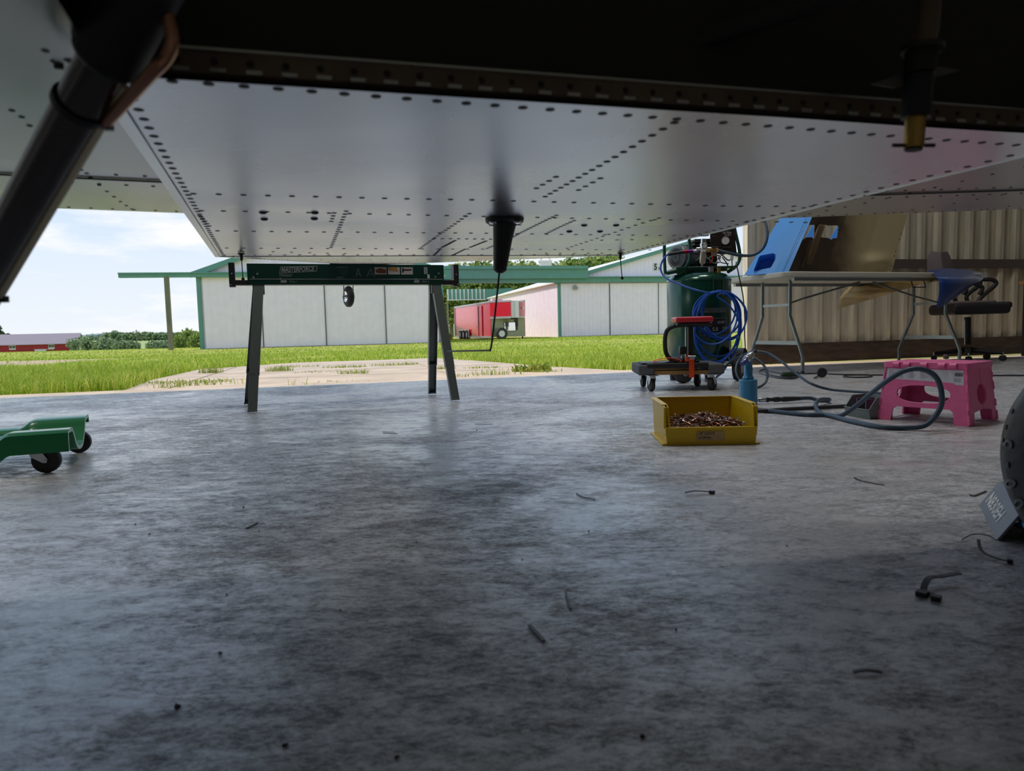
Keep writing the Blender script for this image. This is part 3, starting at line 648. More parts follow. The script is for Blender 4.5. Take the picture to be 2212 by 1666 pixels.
k0, k1, k2 = sofpx(b0, bd, 79), sofpx(b0, bd, 104), sofpx(b0, bd, 121)
b = MB(); b.bar(b0+bd*k0+bn*.15+Z*(ze-1.9), b0+bd*k1+bn*.15+Z*(ze-1.9), .1, 1.0, WHITEP); b.bar(b0+bd*k0+bn*.2+Z*(ze-1.5), b0+bd*k2+bn*.2+Z*(ze-1.5), .1, .14, WHITEP); b.build('barn_door', br, True, smooth=0, label='white sliding door')
def crown_mesh(name, blobs, n, s, mtl, trunk=None, tm=None):
    vs = []; tot = sum(b_[3]**2 for b_ in blobs); q = []
    for cx_, cy_, cz_, r, fl in blobs:
        k = int(n*r*r/tot)
        d = rng.normal(size=(k, 3)); d /= np.linalg.norm(d, axis=1)[:, None]; rad = r*(rng.uniform(.55, 1.05, k))[:, None]
        p = d*rad*np.array([1, 1, fl])+np.array([cx_, cy_, cz_]); q.append(p)
    P = np.concatenate(q); n = len(P); a = rng.normal(size=(n, 3)); a /= np.linalg.norm(a, axis=1)[:, None]; c = rng.normal(size=(n, 3)); c = np.cross(a, c); c /= np.linalg.norm(c, axis=1)[:, None]
    ss = s*rng.uniform(.6, 1.4, n)[:, None]
    v = np.stack([P-a*ss, P+c*ss*.6, P+a*ss, P-c*ss*.6], 1)
    mb = MB(); mb.v = [tuple(x_) for x_ in v.reshape(-1, 3)]; mb.f = [(4*i, 4*i+1, 4*i+2, 4*i+3) for i in range(n)]; mb.mi(mtl); mb.m = [0]*n
    return mb
def tree_proto(name, H, R, n, s, mtl, label, cat='tree', flat=.85, trunk=True, seed=1, cone=False):
    random.seed(seed); t = thing(name, label, cat)
    bl = []
    if cone:
        for i in range(9):
            z = H*(.2+.75*i/8); bl.append((random.uniform(-.1, .1)*R, 0, z, R*(1.0-.85*i/8), .4))
    else:
        for i in range(9):
            a = random.uniform(0, 6.28); rr = R*.55*random.random(); bl.append((rr*math.cos(a), rr*math.sin(a), H*(.38+.42*random.random()), R*random.uniform(.38, .62), flat))
        bl.append((0, 0, H*.78, R*.42, .9)); bl.append((0, 0, H*.3, R*.7, .6))
    crown_mesh(name, bl, n, s, mtl).build('foliage', t, smooth=0)
    if trunk:
        b = MB(); b.tube([(0, 0, -.3), (0, 0, H*.4), (R*.05, 0, H*.8)], [H*.03, H*.022, H*.008], WOODPOST, 8); b.build('trunk', t)
    return t
def place(proto, used, x, y, z, sc, rz, label, group):
    o = proto if not used else copy_tree(proto)
    o.location = (x, y, z); o.scale = (sc, sc, sc) if isinstance(sc, (int, float)) else sc; o.rotation_euler = (0, 0, rz); o['label'] = label; o['group'] = group; return o
# wood behind the far hangar
tp = tree_proto('broadleaf_tree', 8, 3.1, 5200, .20, LEAFA, 'x', seed=3)
row = [(975, 72, .98, 'leafy green tree behind the ribbed canopy, next to the near hangar'), (1008, 78, 1.08, 'leafy green tree above the rear of the red trailer'), (1045, 80, 1.14, 'round green tree top left of the bent antenna'), (1085, 80, 1.14, 'green tree top directly behind the bent antenna'),
       (1120, 82, 1.14, 'green tree top right of the bent antenna'), (1150, 84, 1.15, 'green tree top just left of the white chimney'), (1205, 84, 1.13, 'green tree top just right of the white chimney'), (1238, 82, 1.17, 'taller green tree beside the white roof'), (1275, 84, 1.25, 'tallest green tree behind the white roof'), (1315, 86, 1.31, 'green tree top nearest the gable of the hangar numbered 5')]
for i, (px, Y, sc, lab) in enumerate(row):
    q = A(px, 700, Y); place(tp, i > 0, q.x, q.y, -.3, sc, i*1.3, lab, 'trees behind the far hangar')
random.seed(11)
# bushes in the valley, hedge and far woods on the left
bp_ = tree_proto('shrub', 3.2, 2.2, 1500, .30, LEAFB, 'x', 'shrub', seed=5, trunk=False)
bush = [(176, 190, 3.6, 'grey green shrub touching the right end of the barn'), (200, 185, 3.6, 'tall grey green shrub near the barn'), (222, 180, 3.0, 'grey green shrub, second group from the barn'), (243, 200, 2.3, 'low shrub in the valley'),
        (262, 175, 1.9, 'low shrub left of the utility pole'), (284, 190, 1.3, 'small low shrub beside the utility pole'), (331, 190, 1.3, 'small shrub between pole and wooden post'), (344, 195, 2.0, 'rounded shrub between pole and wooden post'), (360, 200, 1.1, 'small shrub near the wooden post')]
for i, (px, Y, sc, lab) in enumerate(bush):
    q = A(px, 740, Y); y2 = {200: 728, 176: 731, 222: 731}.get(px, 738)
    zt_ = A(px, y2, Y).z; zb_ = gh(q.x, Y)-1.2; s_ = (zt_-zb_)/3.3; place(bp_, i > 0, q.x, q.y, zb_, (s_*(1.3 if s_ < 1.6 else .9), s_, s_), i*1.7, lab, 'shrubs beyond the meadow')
b3 = tree_proto('bush', 1.0, 1.1, 2600, .10, LEAFA, 'x', 'bush', seed=8, trunk=False)
for i, (px, yt, Y, w_, lab) in enumerate(((384, 727, 85, 1.0, 'low yellow green bush left of the wooden post'), (408, 714, 88, 1.7, 'yellow topped bush right of the wooden post'), (428, 722, 82, 1.4, 'dark green bush against the corner of the near hangar'))):
    q = A(px, 740, Y); zt_ = A(px, yt, Y).z; zb_ = gh(q.x, Y)-.3; s_ = (zt_-zb_)/1.1; place(b3, i > 0, q.x, q.y, zb_, (w_*1.1, w_, s_), i*2.1, lab, 'bushes beside the near hangar')
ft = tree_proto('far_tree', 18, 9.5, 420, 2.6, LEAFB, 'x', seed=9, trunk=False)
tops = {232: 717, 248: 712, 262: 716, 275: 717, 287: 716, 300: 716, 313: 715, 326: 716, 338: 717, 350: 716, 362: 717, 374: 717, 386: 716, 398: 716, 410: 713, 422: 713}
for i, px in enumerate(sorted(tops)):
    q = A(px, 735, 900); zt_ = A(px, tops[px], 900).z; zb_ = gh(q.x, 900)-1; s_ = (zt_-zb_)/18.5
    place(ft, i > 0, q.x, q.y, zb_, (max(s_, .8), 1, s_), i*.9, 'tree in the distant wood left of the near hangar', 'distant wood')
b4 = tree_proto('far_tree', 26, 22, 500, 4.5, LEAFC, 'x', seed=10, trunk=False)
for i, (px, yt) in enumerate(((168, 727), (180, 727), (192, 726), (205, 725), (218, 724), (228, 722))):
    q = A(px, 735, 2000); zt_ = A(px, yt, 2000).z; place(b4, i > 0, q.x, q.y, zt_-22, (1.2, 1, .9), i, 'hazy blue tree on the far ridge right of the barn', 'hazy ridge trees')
pn = tree_proto('pine_tree', 14, 5, 2600, .55, LEAFP, 'x', seed=12); q = A(-8, 740, 230); place(pn, False, q.x, q.y, gh(q.x, 230)-3, .96, .5, 'dark pine rising over the left end of the barn', 'pines behind the barn')
q = A(40, 740, 240); place(pn, True, q.x, q.y, -7.0, .66, 2, 'small pine tip poking above the barn roof', 'pines behind the barn')
del_ = None
b = MB(); q = A(297, 753, 120); b.tube([(q.x, q.y, -1.7), (q.x, q.y, 1.9)], .08, WOODPOST, 8); b.bar((q.x-.6, q.y, 1.6), (q.x+.6, q.y, 1.6), .08, .08, WOODPOST); tag(recenter(b.build('utility_pole')), 'thin wooden utility pole in the meadow', 'pole')
cf = tree_proto('young_conifer', .55, .16, 500, .03, WEED, 'yellowish knee-high conifer left of the red trailer', 'tree', seed=4, cone=True, trunk=False); q = A(973, 728, 40); cf.location = (q.x, q.y, gh(q.x, 40))

# ------------------------------------------------------------------ the airplane overhead
al = Vector((-.316, .949, 0)).normalized(); lat = Vector((.949, .316, 0)).normalized()      # towards the tail, towards its right wing
FL = A(465, 555, 1.9); FR = A(1345, 552, 2.1); L0 = A(310, 170, .56)
_n = (FL-L0).cross(FR-L0).normalized()
def BPt(px, py, off=0.0):                    # point of the belly skin seen at a pixel
    d = ray(px, py); t = (L0-CP).dot(_n)/d.dot(_n); return CP+d*t-Vector((0, 0, off))
R1 = BPt(2212, 290); fe = (R1-L0); NLp = L0-fe*.045; e_r = (FR-BPt(2212, 340)); 
# near right corner: where the front edge meets the right edge
def meet(p, d, q, e):
    det = d.x*(-e.y)+e.x*d.y; r = q-p; return p+d*((r.x*(-e.y)+e.x*r.y)/det)
NRp = meet(L0, fe, FR, e_r)
pl = thing('airplane', 'riveted bare aluminium airplane overhead with its tail on the sawhorse', 'airplane', (0.25, .8, 0))
def WV(p): return .0009*(1+mnoise.noise(Vector((p.x*3.5, p.y*5, 0))))+.0003*(1+mnoise.noise(Vector((p.x*9, p.y*12, 5))))
b = MB(); rows = []; NV, NU = 110, 90
for i in range(NV+1):
    v = i/NV; a = NLp.lerp(FL, v); c = NRp.lerp(FR, v); r = []
    for j in range(NU+1):
        p = a.lerp(c, j/NU); w = WV(p)
        r.append(p+Vector((0, 0, w)))
    rows.append(r)
b.grid([list(reversed(r)) for r in rows], ALU)
def disc(b, p, r, m=RIVD, h=.0008, n=9, belly=True):
    b.lathe([(r, 0), (r, .0008), (r*.75, .0008+h*.5), (r*.3, .0008+h*.7)], p+Vector((0, 0, (WV(p) if belly else 0)+.0004)), (0, 0, -1), m, n)
def rivline(p, q, sp, r=.0046, world=False):
    p = p if world else BPt(*p); q = q if world else BPt(*q); k = max(1, round((q-p).length/sp))
    for i in range(k+1): disc(b, p.lerp(q, i/k), r)
e1_ = (FL-NLp); inl = lat*.022
rivline(NLp+inl+e1_*.02, FL+inl-e1_*.01, .030, world=True)
rivline(NRp-inl, FR-inl, .030, world=True)
rivline((372, 178), (2195, 316), .0265)
rivline((418, 421), (1600, 447), .0345); rivline((1600, 447), (1790, 447), .0345)
rivline((435, 457), (1740, 482), .0345); rivline((470, 500), (1570, 511), .0345)
rivline((490, 537), (1460, 541), .040); rivline((485, 552), (1345, 551), .038)
rivline((590, 545), (745, 549), .045); rivline((1180, 548), (1300, 548), .045)
for p, q, sp in (((1457, 268), (1178, 427), .0235), ((1201, 384), (1159, 409), .025), ((1297, 388), (1250, 413), .025), ((748, 458), (715, 536), .034), ((1014, 463), (907, 538), .031),
    ((983, 521), (955, 535), .014), ((952, 538), (937, 553), .018), ((1050, 522), (1016, 535), .014), ((1005, 539), (976, 553), .018), ((1202, 466), (1108, 513), .022), ((1108, 513), (1052, 538), .022),
    ((1424, 472), (1225, 537), .036), ((1240, 478), (1180, 506), .022), ((432, 468), (452, 490), .03), ((722, 462), (716, 480), .03), ((1300, 520), (1365, 519), .03), ((938, 517), (1060, 518), .020)): rivline(p, q, sp)
for px, py in ((1230, 501), (1262, 488), (1296, 501), (1331, 488), (568, 461), (571, 475), (680, 461), (679, 474)): disc(b, BPt(px, py), .0070, BLACKP, .0040, 14)
b.prism([NLp-Vector((0, 0, .0009)), NLp+e1_*1.0-Vector((0, 0, .0009)), NLp+e1_+lat*.012-Vector((0, 0, .0009)), NLp+lat*.012-Vector((0, 0, .0009))], (0, 0, .0008), ALU)
b.build('belly_skin', pl, True, smooth=40)
# sides and rear fuselage, closed shell
T1c = A(790, 571, 3.9); T2c = T1c+al*1.25+Vector((0, 0, .03))
secs = [(NLp, NRp, .70), (FL, FR, .62), (T1c-lat*.13, T1c+lat*.13, .34), (T2c-lat*.06, T2c+lat*.06, .26)]
b = MB()
for (a0, a1, ha), (c0_, c1_, hc) in zip(secs[1:], secs[2:]):
    b.grid([[a1.lerp(a0, t/12) for t in range(13)], [c1_.lerp(c0_, t/12) for t in range(13)]], ALU)
    mid = 10; n_ = int((c0_-a0).length/.045)
    for i in range(n_+1):
        t = i/n_
        for u in (.04, .96): disc(b, a0.lerp(c0_, t).lerp(a1.lerp(c1_, t), u), .0026, belly=False)
    for v in (.28, .6):
        for i in range(1, 16): disc(b, a0.lerp(c0_, v).lerp(a1.lerp(c1_, v), i/16), .0026, belly=False)
b.build('rear_skin', pl, True, smooth=30)
b = MB()
for (a0, a1, ha), (c0_, c1_, hc) in zip(secs, secs[1:]):
    prof = lambda p, q, h: [p, p+Vector((0, 0, h*.72)), p.lerp(q, .12)+Vector((0, 0, h*.93)), p.lerp(q, .35)+Vector((0, 0, h)), p.lerp(q, .65)+Vector((0, 0, h)), p.lerp(q, .88)+Vector((0, 0, h*.93)), q+Vector((0, 0, h*.72)), q]
    b.grid([prof(a0, a1, ha), prof(c0_, c1_, hc)], ALU)
b.add([secs[-1][0], secs[-1][1], secs[-1][1]+Z*.26, secs[-1][0]+Z*.26], [(0, 1, 2, 3)], ALU)
b.build('fuselage_side', pl, True, smooth=40)
# firewall, lower angle strip
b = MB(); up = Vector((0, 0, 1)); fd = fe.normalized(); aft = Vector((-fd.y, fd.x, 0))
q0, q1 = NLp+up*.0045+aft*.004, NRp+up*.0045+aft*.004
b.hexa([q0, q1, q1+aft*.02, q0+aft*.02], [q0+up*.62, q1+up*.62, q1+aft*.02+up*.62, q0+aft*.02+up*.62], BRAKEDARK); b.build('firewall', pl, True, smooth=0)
b = MB(); s0, s1 = NLp+up*.0065-aft*.004, NRp+up*.0065-aft*.004
b.hexa([s0, s1, s1+aft*.009, s0+aft*.009], [s0+up*.0165, s1+up*.0165, s1+aft*.009+up*.0165, s0+aft*.009+up*.0165], FLANGE)
b.hexa([s0+up*.0165-aft*.003, s1+up*.0165-aft*.003, s1+aft*.01+up*.0165, s0+aft*.01+up*.0165], [s0+up*.0185-aft*.003, s1+up*.0185-aft*.003, s1+aft*.01+up*.0185, s0+aft*.01+up*.0185], STEEL)
k = int((s1-s0).length/.0265)
for i in range(k): b.lathe([(.003, 0), (.0022, .0012)], s0.lerp(s1, (i+.4)/k)+up*.009, -aft, RIVD, 10)
b.build('firewall_flange', pl, True, smooth=30, label='primed riveted angle along the firewall')
b = MB(); k = int((s1-s0).length/.0265)
for i in range(k):
    p = s0.lerp(s1, (i+.5)/k)-aft*.001+up*.0015; b.bar(p-fd*.006, p+fd*.006, .003, .003, STEEL)
b.build('skin_tabs', pl, True, smooth=0)
# wings
TLr = A(432, 503, 1.275); TRr = A(1600, 494, 1.49)
def wing(root, tipdir, dih, nm, side, chord=1.12, span=2.6, fl=.34):
    ed = ((FL-NLp) if side < 0 else (FR-NRp)).normalized(); e0 = FL if side < 0 else FR
    root = e0+ed*((root-e0).dot(ed)) - tipdir*.012
    b = MB(); rows = []
    cds = [0, .02, .08, .16, .26, .34, .345, .45, .6, .8, 1.0, chord]
    for c in cds:
        zc = 0.0 if c >= fl else .010*(1-c/fl)**2
        r = []
        for j in range(25):
            s = span*j/24; p = root+tipdir*s-ed*c+Vector((0, 0, dih*s+zc+.0025)); r.append(p)
        rows.append(r)
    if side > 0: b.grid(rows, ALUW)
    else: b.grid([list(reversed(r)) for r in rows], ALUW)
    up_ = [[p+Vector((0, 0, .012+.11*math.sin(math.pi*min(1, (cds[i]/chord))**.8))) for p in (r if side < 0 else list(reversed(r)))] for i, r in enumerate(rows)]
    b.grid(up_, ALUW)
    b.build('wing_skin', o_w, True, smooth=40)
    def P_(s, c):
        i = max(k for k in range(len(cds)) if cds[k] <= c); i = min(i, len(cds)-2); t = (c-cds[i])/(cds[i+1]-cds[i]); j = s/span*24
        z = rows[i][0].z*(1-t)+rows[i+1][0].z*t+dih*s; q = root+tipdir*s-ed*c; return Vector((q.x, q.y, z))
    b = MB()
    for c in (.03, .30, .37, .62, .80):
        for i in range(40):
            s = .03+i*.034
            disc(b, P_(s, c), .0028, belly=False)
    for s in (.10, .34, .58, .85, 1.1):
        for i in range(18):
            disc(b, P_(s, .04+i*.05), .0028, belly=False)
    b.bar(P_(.01, .343)-Vector((0, 0, .0015)), P_(2.4, .343)-Vector((0, 0, .0015)), .003, .002, SEAM)
    b.build('rivets', o_w, True)
o_w = bpy.data.objects.new('wing', None); COL.objects.link(o_w); o_w.parent = pl; reg(o_w, WM[pl.name].copy()); o_w['label'] = 'left wing underside'
wing(TLr, Vector((-.98, -.2, 0)).normalized(), .030, 'wing', -1)
o_w = bpy.data.objects.new('wing', None); COL.objects.link(o_w); o_w.parent = pl; reg(o_w, WM[pl.name].copy()); o_w['label'] = 'right wing underside'
wing(TRr, Vector((.98, .2, 0)).normalized(), .042, 'wing', 1, chord=.95)
# left gear leg with brake hose, cable ties and a tube for its edge highlight
g0 = A(262, 70, .49); g1 = A(10, 520, .60); g2 = g1+(g1-g0)*.9
b = MB(); b.tube([g0-(g1-g0)*.1, g0, g0.lerp(g1, .5), g1, g2], [.0172, .0172, .0166, .0160, .0150], LEGM, 24); leg = b.build('gear_leg', pl, True)
b = MB(); gd = (g1-g0).normalized(); sd = gd.cross(Vector((0, 1, 0))).normalized()
vis = (Rv*.9+Uv*-.1).normalized(); off_ = (vis-gd*vis.dot(gd)).normalized()
pts_ = [A(352, -40, .475), A(358, 20, .475), A(372, 80, .478), A(360, 122, .482), A(326, 160, .487)]+[g0.lerp(g1, t)+off_*.0185 for t in (.30, .5, .7, 1.0, 1.4)]
b.tube(smooth_path(pts_[:6], 6), .0046, COPPER, 10); b.build('brake_hose', leg, True, label='copper coloured hose at the top of the leg')
b = MB(); b.tube(smooth_path([g0.lerp(g1, t)+off_*.0170 for t in (.14, .3, .5, .7, 1.0, 1.5)], 4), .0038, mat('highlight_cream', srgb(244, 232, 200), .25), 8); b.build('highlight_tube', leg, True, label='cream tube imitating the highlight on the leg edge')  # cream tube stands in for a light streak along the glossy leg
b = MB(); 
for t in (.30, 1.28):
    b = MB(); c_ = g0.lerp(g1, t); b.lathe([(.0172, -.0025), (.0195, -.0025), (.0195, .0025), (.0172, .0025)], c_, gd, BLACKP, 30, cap=False); b.box(c_+off_*.021, (.006, .006, .006), BLACKP); b.build('cable_tie', leg, True)
b = MB(); q = A(230, 20, .50); b.lathe([(.021, -.08), (.022, -.02), (.023, 0), (.0175, .004)], g0.lerp(g1, .10), gd, BRAKEDARK, 28); b.box(A(240, 10, .54), (.062, .03, .09), BRAKEDARK)
b.build('gear_socket', pl, True, bevel=.002)
b = MB(); b.tube([A(106, -30, .53), A(108, 20, .53), A(118, 80, .535), A(128, 150, .54)], .0035, BLACKP, 8); b.tube(smooth_path([A(97, 82, .53), A(100, 105, .53), A(106, 125, .53), A(118, 133, .53)], 4), .0016, BRAKEDARK, 8); b.build('edge_seal', pl, True)
# dark tubes of the engine mount above
b = MB()
for p, q, r in ((A(1480, 95, .70), A(1960, -60, .62), .010),): b.tube([p, q], r, BRAKEDARK, 14)
b.build('engine_mount', pl, True)
# sump drain at the right
dr_ = MB(); Y_ = .66
dr_.tube([A(2010, -30, Y_), A(2003, 60, Y_), A(1992, 110, Y_)], .010, FLANGE, 16); dr_.cyl(A(1990, 112, Y_), A(1987, 160, Y_), .0135, BRAKEDARK, n=20)
dr_.cyl(A(1993, 100, Y_), A(1992, 112, Y_), .018, BLACKP, n=20)
dr_.prism([A(1885, 182, Y_), A(1935, 190, Y_), A(2075, 152, Y_+.01), A(2000, 140, Y_+.01)], Vector((0, .004, .001)), mat('drain_plate', srgb(92, 86, 90), .5, .3))
dr_.cyl(A(1985, 165, Y_), A(1978, 255, Y_), .0125, mat('drain_hose', srgb(16, 18, 34), .5), n=20)
dr_.cyl(A(1978, 255, Y_), A(1973, 320, Y_), .0088, BRASS, n=18); dr_.cyl(A(1974, 312, Y_), A(1973, 325, Y_), .0075, BRAKEDARK, n=18); dr_.cyl(A(1928, 314, Y_), A(2019, 314, Y_), .0018, RIVD, n=8)
dr_.build('fuel_drain', pl, True, label='brass drain valve with a cross pin')
# belly antennas
b = MB(); q = BPt(1090, 474); zb_ = q.z
b.lathe([(.036, 0), (.036, .005), (.030, .009)], q, (0, 0, -1), BLACKP, 32); b.lathe([(.0365, .000), (.0365, .0016)], q+Vector((0, 0, .0004)), (0, 0, -1), RIVD, 32)
for a_ in (.6, 2.5, 3.9, 5.6):
    b.lathe([(.0085, 0), (.0070, .0030), (.0035, .0030)], q+Vector((math.cos(a_)*.029, math.sin(a_)*.029, -.0078)), (0, 0, -1), CHROME, 14)
tipz = A(1079, 590, q.y).z; tp_ = A(1079, 590, q.y+.0)
b.tube([q-Vector((0, 0, .006)), q.lerp(tp_, .35), q.lerp(tp_, .95), tp_], [.0225, .0185, .0125, .006], BLACKP, 22)
ro = b.build('blade_antenna', pl, True)
b = MB(); k1_ = A(1061, 752, q.y+.0); k2_ = A(968, 759, 1.6)
b.tube(smooth_path([tp_+Vector((0, 0, .004)), tp_.lerp(k1_, .5), k1_.lerp(tp_, .06), k1_+al*.008+Vector((-.001, 0, -.004)), k1_.lerp(k2_, .1)+Vector((0, 0, -.004)), k2_], 6), .0019, BLACKP, 8); b.build('antenna_rod', ro, True)
for px, by, ey in ((521, 547, 603), (1340, 546, 601)):
    q = BPt(px, by); ez = A(px+4, ey, q.y); b = MB()
    b.lathe([(.0085, 0), (.0085, .003), (.004, .004), (.0032, .018), (.0016, .02)], q, (0, 0, -1), BLACKP, 18); b.tube([q-Vector((0, 0, .018)), ez], .0013, RIVD, 8)
    b.lathe([(.0005, -.0045), (.003, -.0035), (.0045, 0), (.003, .0035), (.0005, .0045)], ez, (0, 0, 1), RIVD, 14); b.build('stub_antenna', pl, True)
# tailwheel
tw = A(753, 641, 4.95); b = MB(); wax = (lat*.93+al*.25).normalized()
b.lathe([(.040, -.022), (.062, -.020), (.072, -.012), (.074, 0), (.072, .012), (.062, .020), (.040, .022)], tw, wax, RUBBER, 32, cap=False); wo = b.build('tailwheel', pl, True)
b = MB(); b.lathe([(.041, -.018), (.038, -.024), (.018, -.012), (.012, -.026), (.001, -.026)], tw, wax, CHROME, 24); b.lathe([(.041, .018), (.038, .024), (.018, .012), (.012, .026), (.001, .026)], tw, wax, CHROME, 24)
b.cyl(tw-wax*.045, tw+wax*.045, .005, STEEL, n=10); b.build('hub', wo, True)
b = MB(); up_ = tw+Z*.085-al*.01
for s_ in (-1, 1): b.bar(tw+wax*.034*s_, up_+wax*.034*s_, .006, .024, LEGM, up=(al.x, al.y, 0))
b.bar(up_-wax*.036, up_+wax*.036, .03, .012, LEGM); b.tube([up_, up_+Z*.07-al*.1, T1c+al*.9+Z*.03], [.014, .013, .012], STEEL, 12); b.build('tailwheel_fork', wo, True)
# main wheel at the right with the moulded size on its wall
wc = Vector((.872, .955, .18)); wa = (lat).normalized(); fw = -al
b = MB(); R_ = .18
prof = [(.070, -.040), (.085, -.052), (.115, -.060), (.145, -.057), (.165, -.044), (.176, -.024), (.180, 0), (.176, .024), (.165, .044), (.145, .057), (.115, .060), (.085, .052), (.070, .040)]
b.lathe(prof, wc, wa, TYREM, 72, cap=False)
def on_tyre(ang, r, off=.0):     # inboard wall, angle from the rear towards the ground
    rad = al*math.cos(ang)-Z*math.sin(ang)
    import bisect
    pr_ = [(.085, .052), (.115, .060), (.145, .057), (.165, .044), (.176, .024)]
    for (r0, h0), (r1, h1) in zip(pr_, pr_[1:]):
        if r0 <= r <= r1: h = h0+(h1-h0)*(r-r0)/(r1-r0); sl = math.atan2(h0-h1, r1-r0); break
    nrm = (-wa*math.cos(sl)+rad*math.sin(sl)).normalized()
    return wc+rad*r-wa*(h+off), rad, nrm
for i, ch in enumerate('5.00-5'):
    ang = math.radians(60-i*12.5); k_0 = len(b.v); b.text(ch, .036, mat('tyre_lettering', (.17, .175, .18, 1), .4), Matrix.Identity(4), .0022, sx=.85, bold=.0008)
    for q in range(k_0, len(b.v)):
        x_, y_, z_ = b.v[q]; rr_ = .148+(y_-.012); b.v[q] = tuple(on_tyre(ang-x_/rr_, rr_, z_)[0])
for ang in (-14, -24):
    P0, rad, nrm = on_tyre(math.radians(ang), .157); b.lathe([(.0045, 0), (.0035, .0014)], P0, nrm, RIVD, 14)
ty = b.build('main_tyre', pl, True, smooth=45)
b = MB(); b.lathe([(.072, -.042), (.068, -.046), (.05, -.03), (.03, -.028), (.03, -.045), (.001, -.045)], wc, wa, STEEL, 32, cap=False); b.lathe([(.072, .042), (.068, .046), (.05, .03), (.001, .03)], wc, wa, STEEL, 32, cap=False); b.build('wheel_hub', ty, True)
b = MB(); b.tube([wc-wa*.06, wc-wa*.10+Z*.04, NRp+Vector((-.03, -.02, .03))], [.014, .015, .019], LEGM, 18); b.build('gear_leg', pl, True)

# ------------------------------------------------------------------ chock
c0 = G(2152, 1168); c1 = G(2115, 1091); cd = (c1-c0).normalized(); cl = (c1-c0).length; cp = Vector((cd.y, -cd.x, 0))
ck = thing('wheel_chock', 'grey metal wheel chock lettered N830EH beside the right tyre', 'chock', (c0.x, c0.y, 0))
b = MB(); prof = [(0, 0), (.030, .048), (.036, .053), (.052, .056), (.060, .052), (.088, 0)]; inn = [(.004, 0), (.033, .045), (.038, .049), (.051, .052), (.057, .049), (.084, 0)]
CK = mat('chock_grey', srgb(128, 132, 138), .38, .65)
q = [c0+cp*x_+Z*z_ for x_, z_ in prof]; qi = [c0+cp*x_+Z*z_ for x_, z_ in inn]; q2 = [v+cd*cl for v in q]; qi2 = [v+cd*cl for v in qi]; k = len(q)
fs = []
for i in range(k-1): fs += [(i, i+1, k+i+1, k+i), (2*k+i+1, 2*k+i, 3*k+i, 3*k+i+1), (i+1, i, 2*k+i, 2*k+i+1), (k+i, k+i+1, 3*k+i+1, 3*k+i)]
b.add(q+q2+qi+qi2, [tuple(f) for f in fs], CK); b.build('chock_body', ck, True, smooth=25)
b = MB(); fl_ = (cp*.030+Z*.048).normalized(); nn_ = (-cp*.048+Z*.030).normalized()
b.text('N830EH', .036, WHITEP, XF(c0+fl_*.017+cd*(cl*.90)+nn_*.0006, -cd, fl_, nn_), .0002, sx=1.36, bold=.0010); b.build('lettering', ck, True, smooth=0)
rp = MB(); rp.tube(smooth_path([c0+cp*.03+cd*.2+Z*.014, c0+cp*.036+cd*.05+Z*.02, c0+cp*.040+cd*.004+Z*.036, c0+cp*.048+cd*.004+Z*.014, c0+cp*.05+cd*.1+Z*.012], 6), .0058, PULLB, 10)
tag(recenter(rp.build('rope')), 'blue rope end tucked inside the grey chock', 'rope')

# ------------------------------------------------------------------ sawhorse
hl, hr = A(533, 571, 3.71), A(955, 575, 4.056); ctr = (Vector((hl.x, hl.y, 0))+Vector((hr.x, hr.y, 0)))/2
ang = math.atan2(hr.y-hl.y, hr.x-hl.x); LW = math.hypot(hr.x-hl.x, hr.y-hl.y)/2
sh = thing('sawhorse', 'dark green metal sawhorse holding up the airplane tail', 'sawhorse', (ctr.x, ctr.y, 0), ang)
ZT, ZB = .768, .657
b = MB(); b.box((0, 0, (ZT+ZB)/2+.01), (2*LW, .072, ZT-ZB-.02), GREENH); b.box((0, 0, ZB+.014), (2*LW-.02, .086, .028), GREENH)
b.box((0, -.0435, ZB+.029), (2*LW-.02, .003, .0025), HLIGHT); b.build('beam', sh, bevel=.003)
FX = lambda x, z, y=-.0366: XF((x, y, z), (1, 0, 0), (0, 0, 1), (0, -1, 0))
b = MB(); px2x = lambda px: (px-533)/(955-533)*2*LW-LW
x0_, x1_ = px2x(597), px2x(676)
b.curve([[(x0_, 0), (x1_-.006, .012), (x1_, .042), (x0_+.008, .036)], [(x0_+.003, .003), (x0_+.0105, .0335), (x1_-.0035, .039), (x1_-.0085, .0145)]], .0003, HLIGHT, FX(0, .716))
b.text('MASTERFORCE', .036, HLIGHT, FX(x0_+.010, .7225, -.0372) @ Matrix.Rotation(.055, 4, 'Z'), .0004, shear=.25, sx=.70, bold=.0012)
b.text('MX047', .020, HLIGHT, FX(x0_, .699), sx=1.1); b.text('MASTERFORCE', .009, HLIGHT, FX(px2x(716), .748)); b.text('MX047', .012, HLIGHT, FX(px2x(716), .692))
for i in range(4): b.box((px2x(730), -.037, .735-.009*i), (.06-.012*i, .0006, .0025), mat('faint_print', srgb(70, 96, 90), .5))
b.text('PULL 1', .014, HLIGHT, FX(px2x(617), .669, -.0436)); b.text('PULL 2', .014, HLIGHT, FX(px2x(903), .669, -.0436))
b.box((px2x(605), -.0438, .674), (.03, .0006, .014), HLIGHT); b.box((px2x(891), -.0438, .674), (.03, .0006, .014), HLIGHT)
for px in (598, 889): b.prism([(px2x(px), -.0375, .692), (px2x(px), -.0375, .682), (px2x(px)+.009, -.0375, .687)], (0, .0006, 0), WHITEP)
for px in (758, 785):
    s_ = 1 if px == 758 else 1.6; x_ = px2x(px+4)
    for sg in (-1, 1): b.bar((x_, -.0372, .745), (x_+sg*.013*s_, -.0372, .700), .002, .004, HLIGHT, up=(0, 1, 0))
    b.bar((x_-.009, -.0372, .715), (x_+.009, -.0372, .715), .002, .003, HLIGHT, up=(0, 1, 0))
